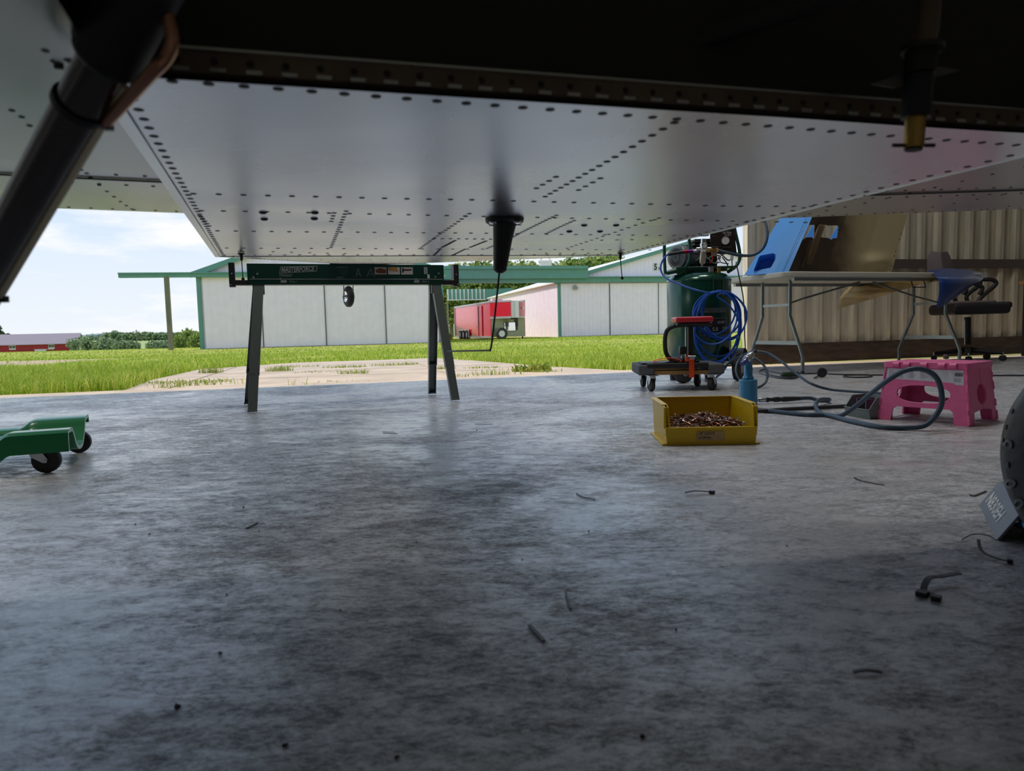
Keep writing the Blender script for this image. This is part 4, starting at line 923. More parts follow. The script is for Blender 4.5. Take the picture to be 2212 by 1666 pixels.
for i, (cA, cB) in enumerate(((srgb(120, 60, 44), srgb(190, 180, 170)), (srgb(176, 128, 70), srgb(200, 196, 188)), (srgb(60, 50, 46), srgb(196, 190, 182)))):
    xx = px2x(798+29.5*i); b.box((xx+.033, -.0371, .733), (.066, .0006, .040), mat('photo_b%d' % i, cB, .5)); mm = mat('photo_a%d' % i, cA, .5)
    if i == 0: b.prism([(xx+.002, -.0378, .735), (xx+.03, -.0378, .749), (xx+.064, -.0378, .738), (xx+.06, -.0378, .718), (xx+.012, -.0378, .720)], (0, .0003, 0), mm)
    if i == 1: b.prism([(xx+.002, -.0378, .752), (xx+.052, -.0378, .752), (xx+.058, -.0378, .727), (xx+.002, -.0378, .735)], (0, .0003, 0), mm)
    if i == 2: b.prism([(xx+.006, -.0378, .75), (xx+.014, -.0378, .751), (xx+.016, -.0378, .743), (xx+.06, -.0378, .744), (xx+.06, -.0378, .735), (xx+.016, -.0378, .733), (xx+.012, -.0378, .722), (xx+.004, -.0378, .724)], (0, .0003, 0), mm)
b.box((px2x(913), -.0371, .735), (.019, .0006, .038), WHITEP)
for i in range(6): b.box((px2x(913), -.0376, .719+.006*i), (.014, .0003, .0028), BLACKP)
b.box((px2x(919), -.0371, .703), (.013, .0006, .022), WHITEP); b.build('printed_label', sh, smooth=0)
for px, z_ in ((553, .714), (545, .696), (943, .720), (935, .700)):
    b = MB(); b.lathe([(.0055, 0), (.005, .002), (.0025, .003)], (px2x(px), -.036, z_), (0, -1, 0), STEEL, 14); b.build('bolt', sh)
for sx in (-1, 1):
    b = MB(); x_ = sx*LW
    b.box((x_+sx*.075, 0, .71), (.030, .060, .125), BLACKP); b.box((x_+sx*.02, -.002, ZB+.012), (.12, .062, .026), BLACKP); b.lathe([(.004, 0), (.003, .002)], (x_+sx*.075, -.030, .715), (0, -1, 0), STEEL, 12)
    b.box((x_+sx*.078, -.031, .658), (.02, .001, .006), HLIGHT); b.build('end_stop', sh, bevel=.006)
def uleg(top, foot, sx, w=.050, d=.034):
    b = MB(); t = Vector(top); f = Vector(foot); mid = t.lerp(f, .72); D = (f-t).normalized()
    # channel section: web facing outward along the beam, two flanges
    for p, q, ww, dd in ((t, mid, w, d), (mid-D*.04, f, w*.90, d*.86)):
        wy = Vector((0, 1, 0)); wy = (wy-D*wy.dot(D)).normalized(); wx = Vector((1, 0, 0))
        def slab(cx, cy, sx_, sy_):
            o = wx*cx+wy*cy; c4 = [o+wx*(a*sx_/2)+wy*(b_*sy_/2) for a, b_ in ((-1, -1), (1, -1), (1, 1), (-1, 1))]
            b.hexa([q+v for v in c4], [p+v for v in c4], HORSEL)
        sy = -1 if foot[1] < 0 else 1
        slab(0, sy*dd/2, ww, .003); slab(-ww/2+.0015, 0, .003, dd); slab(ww/2-.0015, 0, .003, dd)
    b.box(tuple(mid+Vector((0, 0, .0))), (w*1.04, d*1.06, .006), HORSEL); b.box((f.x, f.y, f.z+.004), (w*.94, d*.9, .008), HORSEL)
    b.box((t.x, t.y, t.z-.03), (w*1.1, d*1.2, .05), HORSEL)
    b.build('leg', sh, bevel=.001)
def loc(P): q = Vector((P.x-ctr.x, P.y-ctr.y, 0)); return q.x*math.cos(ang)+q.y*math.sin(ang), -q.x*math.sin(ang)+q.y*math.cos(ang)
for (px, py), tx in (((541, 893), -LW+.055), ((533, 876), -LW+.05), ((985, 867), LW-.045), ((935, 853), LW-.05)):
    lx, ly = loc(G(px, py)); uleg((tx, .018 if ly > 0 else -.018, ZB+.005), (lx+(.01 if lx < 0 else -.005), ly, .008), 1)
# pad under the tail
b = MB(); pc = A(775, 573, 3.89); b.box((0, 0, .003), (.30, .085, .012), BLACKP); b.box((.05, -.03, .009), (.16, .03, .008), COWLD)
o = b.build('foam_pad', bevel=.003); o.location = (pc.x, pc.y-.02, ZT+.002); o.rotation_euler = (0, 0, ang); tag(o, 'thin black pad between the sawhorse beam and the tail', 'pad')

# ------------------------------------------------------------------ yellow bin of clecos
f0, f1 = G(1437, 963), G(1636, 960); fm = (f0+f1)/2; yb = math.atan2(f1.y-f0.y, f1.x-f0.x); BW = (f1-f0).length/2
yb_ = thing('storage_bin', 'yellow plastic hopper bin full of copper clecos on the floor', 'bin', (fm.x, fm.y, 0), yb)
D_, Hb, t_ = .275, .130, .003
b = MB()
b.box((0, D_/2, .004), (2*BW-.014, D_, .008), YELL)
b.hexa([(-BW+.006, 0, .004), (BW-.006, 0, .004), (BW-.006, t_, .004), (-BW+.006, t_, .004)], [(-BW+.004, -.004, .058), (BW-.004, -.004, .058), (BW-.004, 0, .058), (-BW+.004, 0, .058)], YELL)
b.box((0, -.004, .058), (2*BW-.004, .010, .004), YELL)
b.hexa([(-BW+.012, D_-t_, .004), (BW-.012, D_-t_, .004), (BW-.012, D_, .004), (-BW+.012, D_, .004)], [(-BW, D_+.004, Hb), (BW, D_+.004, Hb), (BW, D_+.008, Hb), (-BW, D_+.008, Hb)], YELL)
b.box((0, D_+.003, Hb), (2*BW+.01, .012, .004), YELL)
for sx in (-1, 1):
    for off in (0, -.012):
        x0, x1 = sx*(BW-.006+off), sx*(BW+off*.8)
        pr = [(x0, 0, .004), (x1, -.004, .06), (x1, .004, Hb-.006), (x1, .03, Hb), (x1, D_, Hb), (x0, D_, .004)]
        b.prism(pr if sx > 0 else list(reversed(pr)), (-sx*t_, 0, 0), YELL)
    b.box((sx*(BW-.004), D_/2+.015, Hb), (.020, D_-.03, .004), YELL)
    for z_ in (.035, .07, .10):
        b.box((sx*(BW-.004), .012, z_), (.014, .02, .002), YELL)
    b.box((sx*(BW-.003), D_/2, .003), (.024, D_, .005), YELL)
    b.box((sx*(BW-.005), .008, .09), (.016, .003, .07), YELL)
b.build('bin_body', yb_, bevel=.0008)
b = MB(); b.box((-.003, -.0052, .031), (.088, .0006, .030), mat('masking_tape', srgb(196, 166, 120), .7, var=.1, vscale=60))
TM = XF((-.042, -.0060, .035), (1, 0, 0), (0, 0, 1), (0, -1, 0))
b.text('1/8" CLECOS', .0125, DIRT, TM, .0002, shear=.1, sx=.75); b.text('(COPPER)', .0125, DIRT, XF((-.042, -.0060, .021), (1, 0, 0), (0, 0, 1), (0, -1, 0)), .0002, shear=.1, sx=.75); b.build('tape_label', yb_, smooth=0, label='tape with handwriting')
b = MB(); b.lathe([(.0030, 0), (.0034, .001), (.0034, .026), (.0026, .029), (.0026, .034)], (0, 0, -.022), (0, 0, 1), CLECO, 8); b.cyl((0, 0, .011), (0, 0, .016), .0018, CLECS, n=6); b.cyl((0, 0, .015), (0, 0, .024), .0024, CLECS, n=8); b.cyl((0, 0, -.030), (0, 0, -.022), .0009, CLECS, n=5)
cl_ = b.build('cleco'); random.seed(21); first = True
ca, sa = math.cos(yb), math.sin(yb)
NCL = 290
for i in range(NCL):
    lx = random.uniform(-BW+.035, BW-.035); ly = random.uniform(.028, D_-.035)
    ex = 1-(abs(lx)/(BW-.01))**2.2; ey = 1-(abs(ly-D_*.52)/(D_*.52))**2.6
    top = .030+.052*max(0, ex)**.7*max(0, ey)**.6; lz = top*(.45+.55*(i/NCL)**.6) + random.uniform(-.003, .003)
    o = cl_ if first else cl_.copy()
    if not first: COL.objects.link(o)
    first = False
    o.location = (fm.x+lx*ca-ly*sa, fm.y+lx*sa+ly*ca, max(.014, lz))
    tilt = math.pi/2+random.gauss(0, .28); az = random.uniform(0, 6.28)
    o.rotation_euler = (0, tilt, az)
    tag(o, 'copper cleco fastener lying in the yellow bin', 'fastener', 'copper clecos in the yellow bin')

# ------------------------------------------------------------------ pink folding stool
sf0, sf1 = G(1896, 905), G(2080, 921); ex_ = (sf1-sf0); SLn = .325; angS = math.radians(-53)
ux = Vector((math.cos(angS), math.sin(angS), 0)); scn_o = sf0+ux*SLn/2+Vector((-ux.y, ux.x, 0))*.128
st = thing('step_stool', 'pink plastic folding step stool with a paper label', 'stool', (scn_o.x, scn_o.y, 0), angS)
HL, HW, HT = SLn/2, .128, .226
def rrect(w0, w1, h, foot, hole, r=.02, arch=None):
    # outline of a side panel: bottom width 2*w0, top width 2*w1, with a foot gap below
    o = [(-w0, 0), (-w0+foot, 0), (-w0+foot+.006, .046), (-w0+foot+.018, .056), (w0-foot-.018, .056), (w0-foot-.006, .046), (w0-foot, 0), (w0, 0), (w1, h), (-w1, h)]
    return o
def ell(cx, cy, rx, ry, n=28, p=2.0, fn=None):
    q = []
    for i in range(n):
        a = 2*math.pi*i/n; c, s = math.cos(a), math.sin(a); q.append((cx+rx*abs(c)**(2/p)*(1 if c > 0 else -1), cy+ry*abs(s)**(2/p)*(1 if s > 0 else -1)))
    return q
Hp = HT-.014
for sy in (-1, 1):
    b = MB(); tilt = math.atan2(.020, Hp)
    M_ = XF((0, sy*HW, 0), (1, 0, 0), (0, -sy*math.sin(tilt), math.cos(tilt)), (0, -math.cos(tilt), -sy*math.sin(tilt)))
    b.curve([rrect(HL, HL-.022, Hp, .050, None), ell(0, .108, .097, .036, 36, 2.6)], .0035, PINK, M_)
    ring = [Vector((x_, y_, 0)) for x_, y_ in ell(0, .108, .097, .036, 36, 2.6)]
    b.tube([M_ @ v for v in ring], .0045, PINK, 6, closed=True)
    pn_ = b.build('side_panel', st, bevel=.0008)
    if sy < 0:
        b = MB(); M2 = M_ @ Matrix.Translation((0, 0, .0039)); lz = .0
        b.curve([[(-HL+.024, .163), (HL-.062, .155), (HL-.052, .148), (HL-.026, .148), (HL-.030, .203), (-HL+.026, .203)]], .0002, STKR, M2)
        M3 = M2 @ Matrix.Translation((0, 0, .0006)); FT = mat('label_print', srgb(140, 140, 152), .6)
        for c_ in range(5):
            for r_ in range(7 if c_ else 6):
                w_ = random.uniform(.012, .028); b.curve([[(-HL+.034+c_*.038, .197-r_*.0046), (-HL+.034+c_*.038+w_, .197-r_*.0046), (-HL+.034+c_*.038+w_, .1955-r_*.0046), (-HL+.034+c_*.038, .1955-r_*.0046)]], .0001, FT, M3)
        for i in range(14):
            x_ = HL-.058+i*.0020; ww = .0006+.0008*((i*7) % 3)/2; b.curve([[(x_, .180), (x_+ww, .180), (x_+ww, .193), (x_, .193)]], .0001, BLACKP, M3)
        for r_ in range(3): b.curve([[(HL-.060, .170-r_*.005), (HL-.036, .170-r_*.005), (HL-.036, .172-r_*.005), (HL-.060, .172-r_*.005)]], .0001, FT, M3)
        b.build('paper_label', st, smooth=0, label='white printed paper label with bar code')
for sx in (-1, 1):
    tilt = math.atan2(.022, Hp)
    for half in (-1, 1):
        b = MB(); yo = half*HW/2
        M_ = XF((sx*HL, yo, 0), (0, 1, 0), (-sx*math.sin(tilt), 0, math.cos(tilt)), (math.cos(tilt), 0, sx*math.sin(tilt)))
        wb, wt = HW/2-.002, HW/2-.012; e = half
        out = [(-wb, 0), (-wb+.036 if e < 0 else -wb+.0, 0 if e < 0 else .050), (wb if e < 0 else wb-.036, .050 if e < 0 else 0)] 
        if e < 0: out = [(-wb, 0), (-wb+.038, 0), (-wb+.044, .046), (wb, .054), (wb, Hp), (-wt, Hp)]; hole = [(wb-.042*math.sin(t_*math.pi/12), .109+.038*math.cos(t_*math.pi/12)) for t_ in range(13)]
        else: out = [(wb, 0), (wt, Hp), (-wb, Hp), (-wb, .054), (wb-.044, .046), (wb-.038, 0)]; hole = [(-wb+.042*math.sin(t_*math.pi/12), .109+.038*math.cos(t_*math.pi/12)) for t_ in range(13)]
        hh = list(out)
        if e < 0: hh = [(-wb, 0), (-wb+.038, 0), (-wb+.044, .046), (wb, .054)]+list(reversed(hole))+[(wb, Hp), (-wt, Hp)]
        else: hh = [(wb, 0), (wt, Hp), (-wb, Hp)]+hole+[(-wb, .054), (wb-.044, .046), (wb-.038, 0)]
        b.curve([hh], .003, PINK, M_); b.build('folding_end', st, bevel=.0006)
b = MB()
for sx in (-1, 1):
    for sy in (-1, 1):
        for z0, z1 in ((.004, .038), (.056, .082), (.120, .150), (.165, .185)):
            p = lambda z: (sx*(HL-.022*z/Hp+.001), sy*(HW-.020*z/Hp+.001), z)
            b = MB(); b.cyl(p(z0), p(z1), .0062, PINK, n=12); b.build('hinge', st)
b = MB(); o = []
rr = .012; tw_, td = HL-.012, HW-.012
for cx, cy, a0 in ((tw_-rr, td-rr, 0), (-tw_+rr, td-rr, 90), (-tw_+rr, -td+rr, 180), (tw_-rr, -td+rr, 270)):
    for k in range(5): a = math.radians(a0+22.5*k); o.append((cx+rr*math.cos(a), cy+rr*math.sin(a), HT-.020))
b.prism(o, (0, 0, .022), PINK)
for sy in (-1, 1):
    for x_ in (-.10, -.062, 0, .062, .10): b.cyl((x_-.012, sy*td, HT-.009), (x_+.012, sy*td, HT-.009), .0108, PINK, n=14)
b.box((0, 0, HT+.002), (2*tw_-.01, .004, .002), PINK)
for i in range(9):
    for j in range(6):
        if j not in (2.5,): b.lathe([(.0045, 0), (.0035, .0012)], (-.11+i*.0275, -.075+j*.030, HT+.002), (0, 0, 1), PINK, 8)
b.build('stool_top', st, bevel=.002)
# grey bin behind the stool
g0_, g1_ = G(1833, 897), G(1885, 906); gz = math.atan2(g1_.y-g0_.y, g1_.x-g0_.x)
gb = thing('storage_bin', 'small grey hopper bin just behind the left leg of the pink stool', 'bin', (g0_.x-.012, g0_.y, 0), gz)
b = MB(); w_ = (g1_-g0_).length*1.02
b.box((w_/2, .05, .004), (w_, .1, .008), GBIN)
b.hexa([(.002, 0, .004), (w_-.002, 0, .004), (w_-.002, .003, .004), (.002, .003, .004)], [(0, -.006, .036), (w_, -.006, .036), (w_, -.003, .036), (0, -.003, .036)], GBIN)
for x_ in (0, w_-.004): b.prism([(x_, 0, 0), (x_, -.006, .036), (x_, .028, .085), (x_, .1, .088), (x_, .1, 0)], (.004, 0, 0), GBIN)
b.box((w_/2, .1, .044), (w_, .004, .088), GBIN); b.box((w_/2, -.006, .037), (w_+.004, .008, .003), GBIN); b.build('bin_body', gb, bevel=.0008)
for x_ in (.30, .66):
    b = MB(); b.box((w_*x_, .058, .040), (.006, .08, .07), mat('divider', srgb(88, 84, 96), .5)); b.build('divider', gb)

# ------------------------------------------------------------------ blue rivet puller standing on its cylinder
pq = G(1622, 876); pu = thing('rivet_puller', 'blue pneumatic puller standing upright behind the yellow bin', 'air tool', (pq.x, pq.y+.04, 0))
b = MB(); b.lathe([(.040, 0), (.043, .003), (.043, .118), (.040, .122), (.022, .124), (.022, .130)], (0, 0, 0), (0, 0, 1), PULLB, 40); b.build('cylinder', pu)
b = MB(); b.lathe([(.025, .122), (.027, .130), (.024, .136), (.0205, .142), (.0195, .20), (.0205, .222)], (0, 0, 0), (0, 0, 1), PULLB, 30); b.build('handle_grip', pu)
hd = (A(1640, 746, pq.y+.09)-A(1604, 782, pq.y-.01)); hd.normalize(); hc = Vector((0.0, 0, .226))
b = MB(); b.lathe([(.010, -.050), (.0125, -.046), (.0125, -.020), (.019, -.019), (.021, -.010), (.019, -.004), (.017, .0), (.019, .022), (.015, .026), (.011, .030), (.011, .050), (.009, .054)], hc, hd, STEEL, 24)
b.build('head', pu)
b = MB(); b.lathe([(.0105, -.062), (.0128, -.056), (.0128, -.024)], hc, hd, mat('puller_nose', srgb(70, 74, 150), .2, .1, coat=.5), 20); b.build('nose_cap', pu, label='violet blue nose cap')
b = MB(); b.lathe([(.0095, .050), (.0125, .052), (.0125, .066), (.008, .068)], hc, hd, BLACKP, 18); b.lathe([(.006, 0), (.006, .006), (.003, .008)], hc+Vector((-.006, -.012, .012)), (-.3, -.2, .9), STEEL, 12); b.build('trigger_end', pu)
b = MB()
for z_ in (.045, .062, .079): b.box((-.0415, -.012, z_), (.0012, .004, .012), WHITEP)
b.build('lettering', pu, smooth=0)
py_ = pq.y+.04
cA, cB = A(1642, 868, py_), A(1728, 872, py_); cA = Vector((pq.x+.040, py_, .020)); cB = Vector((A(1728, 872, py_+.03).x, py_+.03, .020)); cdv = (cB-cA)
b = MB(); lz = cdv.length; dn = cdv.normalized()
b.lathe([(.006, -.002), (.006, .012), (.010, .013), (.011, .018), (.0115, .030), (.0115, .042), (.010, .046), (.007, .047), (.007, .052)], cA, dn, STEEL, 20); b.build('coupler', pu, True, label='knurled steel coupler')
b = MB(); b.lathe([(.009, .050), (.012, .052), (.012, .062), (.009, .068), (.010, .090), (.0125, .092), (.0125, .118), (.010, .122), (.013, .140), (.013, .150), (.009, lz)], cA, dn, BLACKP, 20); b.build('hose_boot', pu, True)
# the heavy loop hose in front of the pink stool
lp = [cB-dn*.01, cB+dn*.05+Vector((0, 0, 0)), A(1770, 872, py_+.02), A(1788, 868, py_+.0), A(1790, 863, py_-.05), A(1770, 864, py_-.14), A(1762, 876, 3.0), A(1772, 892, 2.88), A(1800, 905, 2.78), A(1850, 921, 2.60), A(1900, 930, 2.48), A(1952, 931, 2.44),
      A(2000, 918, 2.42), A(2030, 884, 2.42), A(2034, 850, 2.42), A(2022, 815, 2.43), A(1992, 798, 2.44), A(1955, 801, 2.46), A(1915, 824, 2.50), A(1878, 853, 2.58), A(1845, 880, 2.70), A(1815, 900, 2.80), A(1780, 911, 2.84), A(1740, 910, 2.86), A(1690, 899, 2.95), A(1640, 888, 3.05), A(1570, 878, 3.2), A(1500, 870, 3.35)]
lp = [Vector((p.x, p.y, max(p.z, .0095))) for p in lp]
b = MB(); b.tube(smooth_path(lp, 10), .0090, BLUEG, 14); tag(recenter(b.build('air_hose')), 'slate blue air hose looped in the air before the pink stool', 'hose')
b = MB(); b.tube(smooth_path([G(1835, 877, .01), G(1780, 880, .01), G(1700, 884, .01), G(1640, 888, .01), G(1560, 884, .01)], 8), [.0085]*33, mat('flat_rubber', srgb(38, 38, 40), .6), 10); tag(recenter(b.build('rubber_cable')), 'straight black cable on the floor left of the grey bin', 'cable')

# ------------------------------------------------------------------ furniture dolly with strapped stool
dA, dB = G(1411, 846), G(1548, 845); dyw = math.radians(-4); DX = (dA.x+dB.x)/2-.0
dl = thing('furniture_dolly', 'four wheel dolly with grey carpeted ends under the red seat', 'dolly', (DX, 4.32, 0), dyw)
k_ = 4.13/1500; ZD = .098
for sx in (-1, 1):
    b = MB(); b.box((sx*.205, 0, ZD+.030), (.095, .40, .062), CARPET); b.build('bolster', dl, bevel=.010, seg=3)
for sy in (-1, 1):
    b = MB(); b.box((0, sy*.155, ZD+.012), (.34, .07, .024), WOODP); b.build('rail', dl, bevel=.002)
def caster(parent, x, y, r, yaw, w=.026, top=ZD, nm='caster'):
    c = Vector((x, y, r)); ax = Vector((math.cos(yaw), math.sin(yaw), 0)); fd_ = Vector((-ax.y, ax.x, 0)); 
    b = MB(); b.box((x-fd_.x*.016, y-fd_.y*.016, top-.003), (.062, .062, .004), STEEL, rz=yaw); b.cyl((x-fd_.x*.016, y-fd_.y*.016, top-.020), (x-fd_.x*.016, y-fd_.y*.016, top-.004), .020, STEEL, n=18)
    for s_ in (-1, 1):
        p = Vector((x, y, 0))+ax*(s_*(w/2+.004)); b.prism([p-fd_*.034+Z*(top-.018), p+fd_*.006+Z*(top-.018), p+fd_*.008+Z*(r), p-fd_*.008+Z*(r-.006)], ax*.002, STEEL)
    b.cyl(c-ax*(w/2+.008), c+ax*(w/2+.008), .004, STEEL, n=10); f = b.build(nm, parent)
    b = MB(); b.lathe([(.012, -w/2), (r*.62, -w/2), (r*.92, -w*.46), (r, -w*.25), (r, w*.25), (r*.92, w*.46), (r*.62, w/2), (.012, w/2)], c, ax, RUBBER, 28); b.build('wheel', f)
    return f
caster(dl, -.175, -.17, .040, .25); caster(dl, .185, -.17, .040, -.62, .032); caster(dl, -.185, .15, .040, .1); caster(dl, .155, .12, .040, -.5)
sr = thing('roller_seat', 'small black frame seat with a red pad strapped on the dolly', 'seat', (DX-.01, 4.27, ZD+.024), dyw)
b = MB(); b.box((-.015, 0, .024), (.40, .26, .012), BLACKP); b.box((-.015, -.135, .030), (.36, .03, .03), BLACKP); b.box((-.015, .135, .030), (.36, .03, .03), BLACKP); b.box((-.12, 0, .044), (.20, .20, .010), BLACKP); b.build('base_frame', sr, bevel=.004)
def X_(px): return (px-1106)/1500*4.2-DX+.01
def Zs(y): return .39+(703-y)/1500*4.22-(ZD+.024)
fr_pts = [(X_(1545), 0, Zs(702)), (X_(1500), 0, Zs(702)), (X_(1470), 0, Zs(703)), (X_(1452), 0, Zs(710)), (X_(1445), 0, Zs(724)), (X_(1444), 0, Zs(748)), (X_(1447), 0, Zs(764)), (X_(1456), 0, Zs(776)), (X_(1473), 0, Zs(781)), (X_(1510), 0, Zs(783))]
b = MB(); b.tube(smooth_path(fr_pts, 6), .0135, BLACKP, 14); b.bar((X_(1499), 0, .03), (X_(1499), 0, Zs(703)), .030, .030, BLACKP, up=(0, 1, 0)); b.bar((X_(1489), 0, .03), (X_(1489), 0, Zs(703)), .006, .02, STEEL, up=(0, 1, 0)); b.build('seat_frame', sr, bevel=.002)
b = MB(); b.box((X_(1502), 0, Zs(691)), (.222, .20, .036), REDV); b.build('seat_pad', sr, bevel=.013, seg=4)
b = MB(); b.box((X_(1503), 0, Zs(701)), (.21, .19, .012), BLACKP); b.build('seat_board', sr)
b = MB(); b.box((X_(1481), -.02, Zs(757)), (.042, .05, .046), BLACKP); b.box((X_(1481), -.02, Zs(772)), (.02, .03, .012), STEEL); b.build('latch_box', sr, bevel=.006)
stp = thing('ratchet_strap', 'orange ratchet strap wrapped over the dolly and seat base', 'strap', (DX+.005, 4.12, ZD-.01), dyw)
xs = X_(1487)-.015; zo = .034
b = MB(); yf = .115-.0
b.box((xs, -.012, .045), (.030, .003, .105), ORANGE); b.box((xs, .06, .098), (.030, .145, .003), ORANGE); b.box((xs-.008, -.015, .112), (.036, .012, .012), REDV)
b.prism([(xs-.04, -.008, .088), (xs-.012, -.008, .088), (xs-.016, -.008, .128), (xs-.022, -.008, .128)], (0, .003, 0), ORANGE); b.build('webbing', stp)
b = MB(); lp2 = []
for i in range(24):
    t = i/23; lp2.append((xs-.05-.17*t, .03+.02*math.sin(t*6), .090+.018*math.sin(math.pi*t)**.8))
b.grid([[(x_, y_-.015, z_) for x_, y_, z_ in lp2], [(x_, y_+.02, z_+.002) for x_, y_, z_ in lp2]], ORANGE, thick=.0015)
b.grid([[(x_, y_-.012, z_-.010 if 0 < i < 23 else z_) for i, (x_, y_, z_) in enumerate(lp2)], [(x_, y_+.02, z_-.010 if 0 < i < 23 else z_) for i, (x_, y_, z_) in enumerate(lp2)]], ORANGE, thick=.0015); b.build('strap_tail', stp)
b = MB(); b.box((xs, -.02, .110), (.030, .022, .016), STEEL); b.cyl((xs-.022, -.022, .118), (xs+.022, -.022, .118), .005, STEEL, n=12); b.build('ratchet_buckle', stp)

# ------------------------------------------------------------------ green creeper on the left
n0 = Vector((-1.325, 2.06, 0)); f0c = Vector((-1.478, 2.40, 0)); wv_ = (f0c-n0); CWd = wv_.length; wv_.normalize(); lv = Vector((-wv_.y, wv_.x, 0)); lv = lv if lv.x < 0 else -lv
crp = thing('mechanic_creeper', 'green plastic mechanic creeper on casters at the left edge', 'creeper', (n0.x, n0.y, 0))
def csec(t):       # section across the width at length t from the end: rim height and floor
    hi = 1-sstep(.145, .19, t)+sstep(.62, .66, t); lo_ = .040+.010*sstep(.12, .2, t)
    rim = .088+.026*hi; out = []
    for u, z in ((-.022, rim-.052), (-.018, rim-.003), (-.012, rim), (.035, rim), (.055, rim-.004), (.075, rim-.022), (.105, lo_+.022), (.145, lo_+.004), (.19, lo_), (.235, lo_+.004), (.275, lo_+.026), (.305, rim-.022), (.322, rim-.004), (.340, rim+.002), (.388, rim+.004), (.394, rim), (.396, rim-.012)):
        out.append((u*CWd/.373, z))
    return [(v.x, v.y) for v in smooth_path([Vector((p[0], p[1], 0)) for p in out], 3)]
b = MB(); rows = []
for t in [0, .004, .03, .08, .13, .145, .155, .17, .185, .20, .26, .34, .5, .6, .62, .64, .66, .8, .95, 1.0]:
    rows.append([n0+lv*t+wv_*u+Z*z for u, z in csec(t)])
b.grid(rows, CREEP, thick=-.012)
for u0 in (.0, CWd-.05):
    pass
b.build('creeper_body', crp, True, smooth=50, bevel=.002)
b = MB()
for u, t in ((.37, .045), (.37, .115), (.19, .035)):
    z_ = .1186 if u > .3 else .041; q = n0+lv*t+wv_*(u*CWd/.373)+Z*(z_+.0012); b.lathe([(.0075, 0), (.0065, .0008)], q, (0, 0, 1), DIRT, 16)
b.build('mounting_hole', crp, True)
b = MB(); 
def ccaster(P, yaw, r=.0385):
    ax = Vector((math.cos(yaw), math.sin(yaw), 0)); fd_ = Vector((-ax.y, ax.x, 0)); c = Vector((P.x, P.y, r)); top = .082
    b = MB(); pv = c-fd_*.025
    b.box((pv.x, pv.y, top-.002), (.05, .05, .004), STEEL, rz=yaw); b.cyl((pv.x, pv.y, top-.014), (pv.x, pv.y, top-.002), .016, STEEL, n=16)
    for s_ in (-1, 1):
        p = Vector((c.x, c.y, 0))+ax*(s_*.017); b.prism([p-fd_*.040+Z*(top-.012), p-fd_*.010+Z*(top-.012), p+fd_*.007+Z*(r+.004), p+fd_*.004+Z*(r-.007), p-fd_*.006+Z*(r-.006), p-fd_*.036+Z*(top-.030)], ax*.0016, STEEL)
    b.cyl(c-ax*.021, c+ax*.021, .004, STEEL, n=10); f = b.build('caster', crp, True)
    b = MB(); b.lathe([(.006, -.010), (r*.7, -.011), (r*.93, -.011), (r, -.006), (r, .006), (r*.93, .011), (r*.7, .011), (.006, .010)], c, ax, RUBBER, 36); b.build('wheel', f, True)
w1_ = G(103, 1021); ccaster(w1_, -1.25); w2_ = G(172, 978); ccaster(w2_, -1.2)
ccaster(n0+lv*.85+wv_*.03, .3); ccaster(n0+lv*.85+wv_*.34, .3)

# ------------------------------------------------------------------ air compressor
CX, CY, CR = 1.345, 4.98, .222
ac = thing('air_compressor', 'dark green upright air compressor standing at the edge of the door', 'compressor', (CX, CY, 0), 0)
tdir = Vector((-CX, -CY, 0)).normalized()
b = MB(); b.lathe([(.02, .085), (.12, .092), (.19, .112), (CR-.004, .15), (CR, .165), (CR, .700), (CR-.004, .712), (.19, .742), (.12, .762), (.05, .768), (.001, .768)], (0, 0, 0), (0, 0, 1), TANKG, 72); tk = b.build('tank', ac)
b = MB(); b.lathe([(CR+.001, .160), (CR+.0035, .163), (CR+.0035, .169), (CR+.001, .172)], (0, 0, 0), (0, 0, 1), TANKG, 72, cap=False); b.build('weld_band', tk); b = MB(); b.lathe([(CR+.001, .694), (CR+.003, .697), (CR+.003, .703), (CR+.001, .706)], (0, 0, 0), (0, 0, 1), TANKG, 72, cap=False); b.build('weld_band', tk)
def onT(px, y):           # point of the tank wall seen at a pixel
    d = ray(px, y); ox, oy = CP.x-CX, CP.y-CY; a = d.x**2+d.y**2; bb = 2*(ox*d.x+oy*d.y); c = ox*ox+oy*oy-(CR+.001)**2
    t = (-bb-math.sqrt(max(0, bb*bb-4*a*c)))/(2*a); return CP+d*t
def wrap(mb, p0, w, h, m, z0, off=.0012, n=14, sw=None):      # sheet wrapped on the tank, centred on angle of p0
    a0 = math.atan2(p0.y-CY, p0.x-CX); da = w/CR; r = CR+off
    lo = [Vector((CX+r*math.cos(a0-da/2+da*i/n), CY+r*math.sin(a0-da/2+da*i/n), z0)) for i in range(n+1)]
    mb.add(lo+[v+Z*h for v in lo], [(i, i+1, n+2+i, n+1+i) for i in range(n)], m)
def tanktext(mb, t, size, m, px, y, off=.002, sx=1, shear=0, halign='CENTER'):
    p = onT(px, y); a0 = math.atan2(p.y-CY, p.x-CX); k = len(mb.v)
    mb.text(t, size, m, Matrix.Identity(4), .0002, align=halign, shear=shear, sx=sx)
    for i in range(k, len(mb.v)):
        x_, y_, z_ = mb.v[i]; a = a0+x_/CR; r = CR+off+z_; mb.v[i] = (CX+r*math.cos(a), CY+r*math.sin(a), p.z+y_-size*.35)
b = MB(); pc_ = onT(1545, 705); wrap(b, pc_, .20, .118, BLACKP, onT(1545, 724).z); 
for dz in (0, .115): wrap(b, pc_, .20, .002, HLIGHT, onT(1545, 724).z+dz, .0016)
